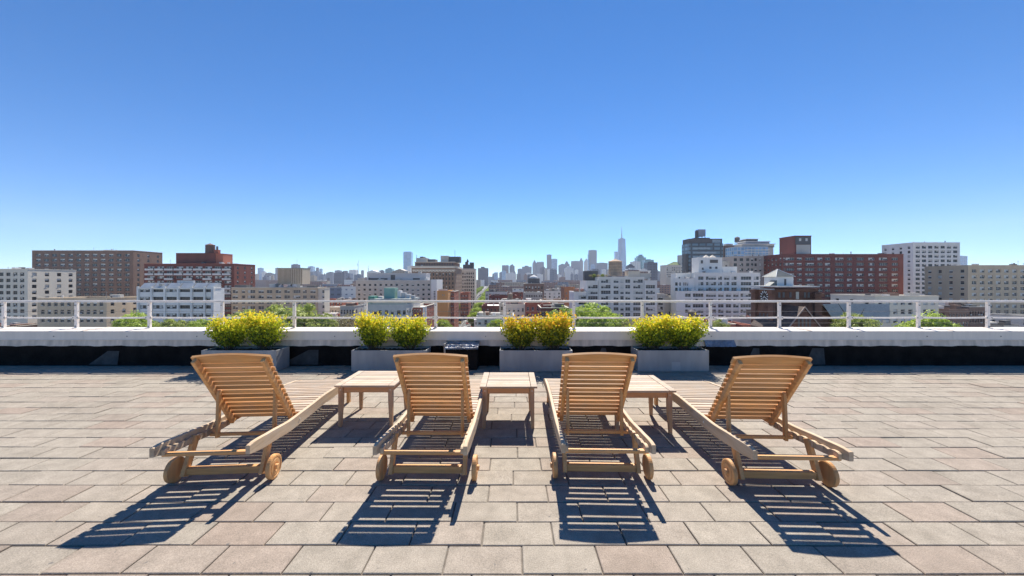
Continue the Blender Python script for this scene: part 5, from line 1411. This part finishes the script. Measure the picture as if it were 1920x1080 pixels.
# roof garden on the white apartment block and pink blossom on its terrace
PINK = leaf_mat('pink_blossom', (0.20,0.12,0.08), (0.62,0.36,0.34), None, -0.6, 1.0, 0.3)
pink = crown_mesh(8, PINK, 900, .07, 1.2)
for j, px in enumerate((1107,1114,1122,1130,1137)):
    o = thing('roof_plant', '%sbushy roof garden plant from the left on the white apartment block' % (ORD[j] or 'first '), 'plant', (PX(px,198),198,PZ(521,198)), 0, 'roof garden plants')
    link_mesh('foliage', CM['o' if j%2 else 'b'][0], o, (0,0,1.0), 0, (1.3,1,1.1+.3*(j%2)))
for j, (px, py) in enumerate(((1082,543),(1091,541))):
    o = thing('blossom_bush', 'pink blossoming bush on the terrace of the white apartment block, %s of two' % ('left','right')[j], 'plant', (PX(px,197),197,PZ(549,197)), 0, 'pink bushes')
    link_mesh('foliage', pink, o, (0,0,1.2), 0, (1.3,1,1.4))

# ------------------------------------------------------------------ cars on the avenue
def car_proto(name, paint):
    t = thing(name, '', 'car'); L, Wd = 4.5, .92
    m = MB(); pr = [(-2.25,.35),(-2.2,.75),(-1.5,.86),(-.9,.92),(1.6,.95),(2.2,.85),(2.25,.38)]
    for s in (-1,1): m.quad([(s*Wd,y,z) for y, z in pr])
    for (a, b), (c, d) in zip(pr, pr[1:]+pr[:1]): m.quad([(-Wd,a,b),(Wd,a,b),(Wd,c,d),(-Wd,c,d)])
    m.box(-.70,.70,-.45,1.25,1.395,1.44)
    m.obj('body', paint, t)
    m = MB(); m.quad([(-.85,-.95,.93),(.85,-.95,.93),(.68,-.42,1.40),(-.68,-.42,1.40)]); m.quad([(-.85,1.7,.95),(.85,1.7,.95),(.68,1.25,1.40),(-.68,1.25,1.40)])
    for s in (-1,1): m.quad([(s*.85,-.95,.93),(s*.85,1.7,.95),(s*.68,1.25,1.40),(s*.68,-.42,1.40)])
    m.obj('window', GLASS, t)
    for sx in (-1,1):
        for y in (-1.4,1.45): m = MB(); m.cyl((sx*.78,y,.33),(sx*.94,y,.33),.33,n=12); m.obj('wheel', TANKD, t)
        m = MB(); m.box(sx*.65-.2,sx*.65+.2,-2.27,-2.22,.55,.7); m.obj('headlight', PAINT, t)
    return t
CARS = {'white':(0.75,0.75,0.74),'black':(0.03,0.03,0.035),'silver':(0.45,0.46,0.47),'grey':(0.18,0.18,0.19),'red':(0.35,0.04,0.03),'yellow':(0.75,0.45,0.03),'blue':(0.05,0.10,0.25)}
used = {}; protos = {}
rc = random.Random(6)
def place_car(o, y, lane):
    col = rc.choice(('white','black','silver','white','grey','silver','black','yellow','red','blue'))
    loc = (ave_x(y)+o, y, STREET+.022+.001); rz = R(3) + (math.pi if rc.random() < 0 else 0)
    lab = '%s%s car %s' % (nth(('car',col,lane)) or 'nearest ', col, lane)
    if col not in protos:
        p = car_proto('parked_car', plain('car_paint_'+col, CARS[col], .25, .03, 1)); protos[col] = p; p['group'] = 'cars on the avenue'
        p.location = loc; p.rotation_euler = (0,0,rz); p['label'] = lab
    else: copy_thing(protos[col], loc, rz, lab)
for o, lane in ((-8.3,'parked along the left kerb of the avenue'),(8.3,'parked along the right kerb of the avenue')):
    y = 222
    while y < 560: 
        if rc.random() < .85: place_car(o, y, lane)
        y += 6.2
for o, lane in ((-4.9,'driving in the left lane of the avenue'),(-1.6,'driving in the middle lane of the avenue'),(3.8,'driving in the right lane of the avenue')):
    y = 226+rc.uniform(0,10)
    while y < 800: place_car(o, y, lane); y += rc.uniform(9,24)
def stall():
    t = thing('tarp_stall', 'bright blue tarpaulin-covered stall on the sidewalk left of the avenue', 'stall', (PX(855,305),305,STREET+.15))
    blue = plain('cyan_tarp',(0.02,0.30,0.50),.5,.15,1); m = MB(); m.box(-1.7,1.7,-1.4,1.4,2.6,4.4,top=1.1); m.obj('canopy', blue, t)
    m = MB(); m.box(-1.55,1.55,-1.2,1.2,0,2.58,top=.05); m.obj('curtain', blue, t)
stall()

# ------------------------------------------------------------------ haze
hz = bpy.data.materials.new('haze'); hz.use_nodes = True; n = hz.node_tree; n.nodes.clear()
o_ = n.nodes.new('ShaderNodeOutputMaterial'); v_ = n.nodes.new('ShaderNodeVolumePrincipled')
v_.inputs['Color'].default_value = (0.76,0.82,0.95,1); v_.inputs['Density'].default_value = 0.000075; v_.inputs['Anisotropy'].default_value = 0.2
n.links.new(v_.outputs[0], o_.inputs['Volume'])
m = MB(); m.box(-5200,5200,-40,4200,-31,620); tag(m.obj('haze', hz), kind='stuff')
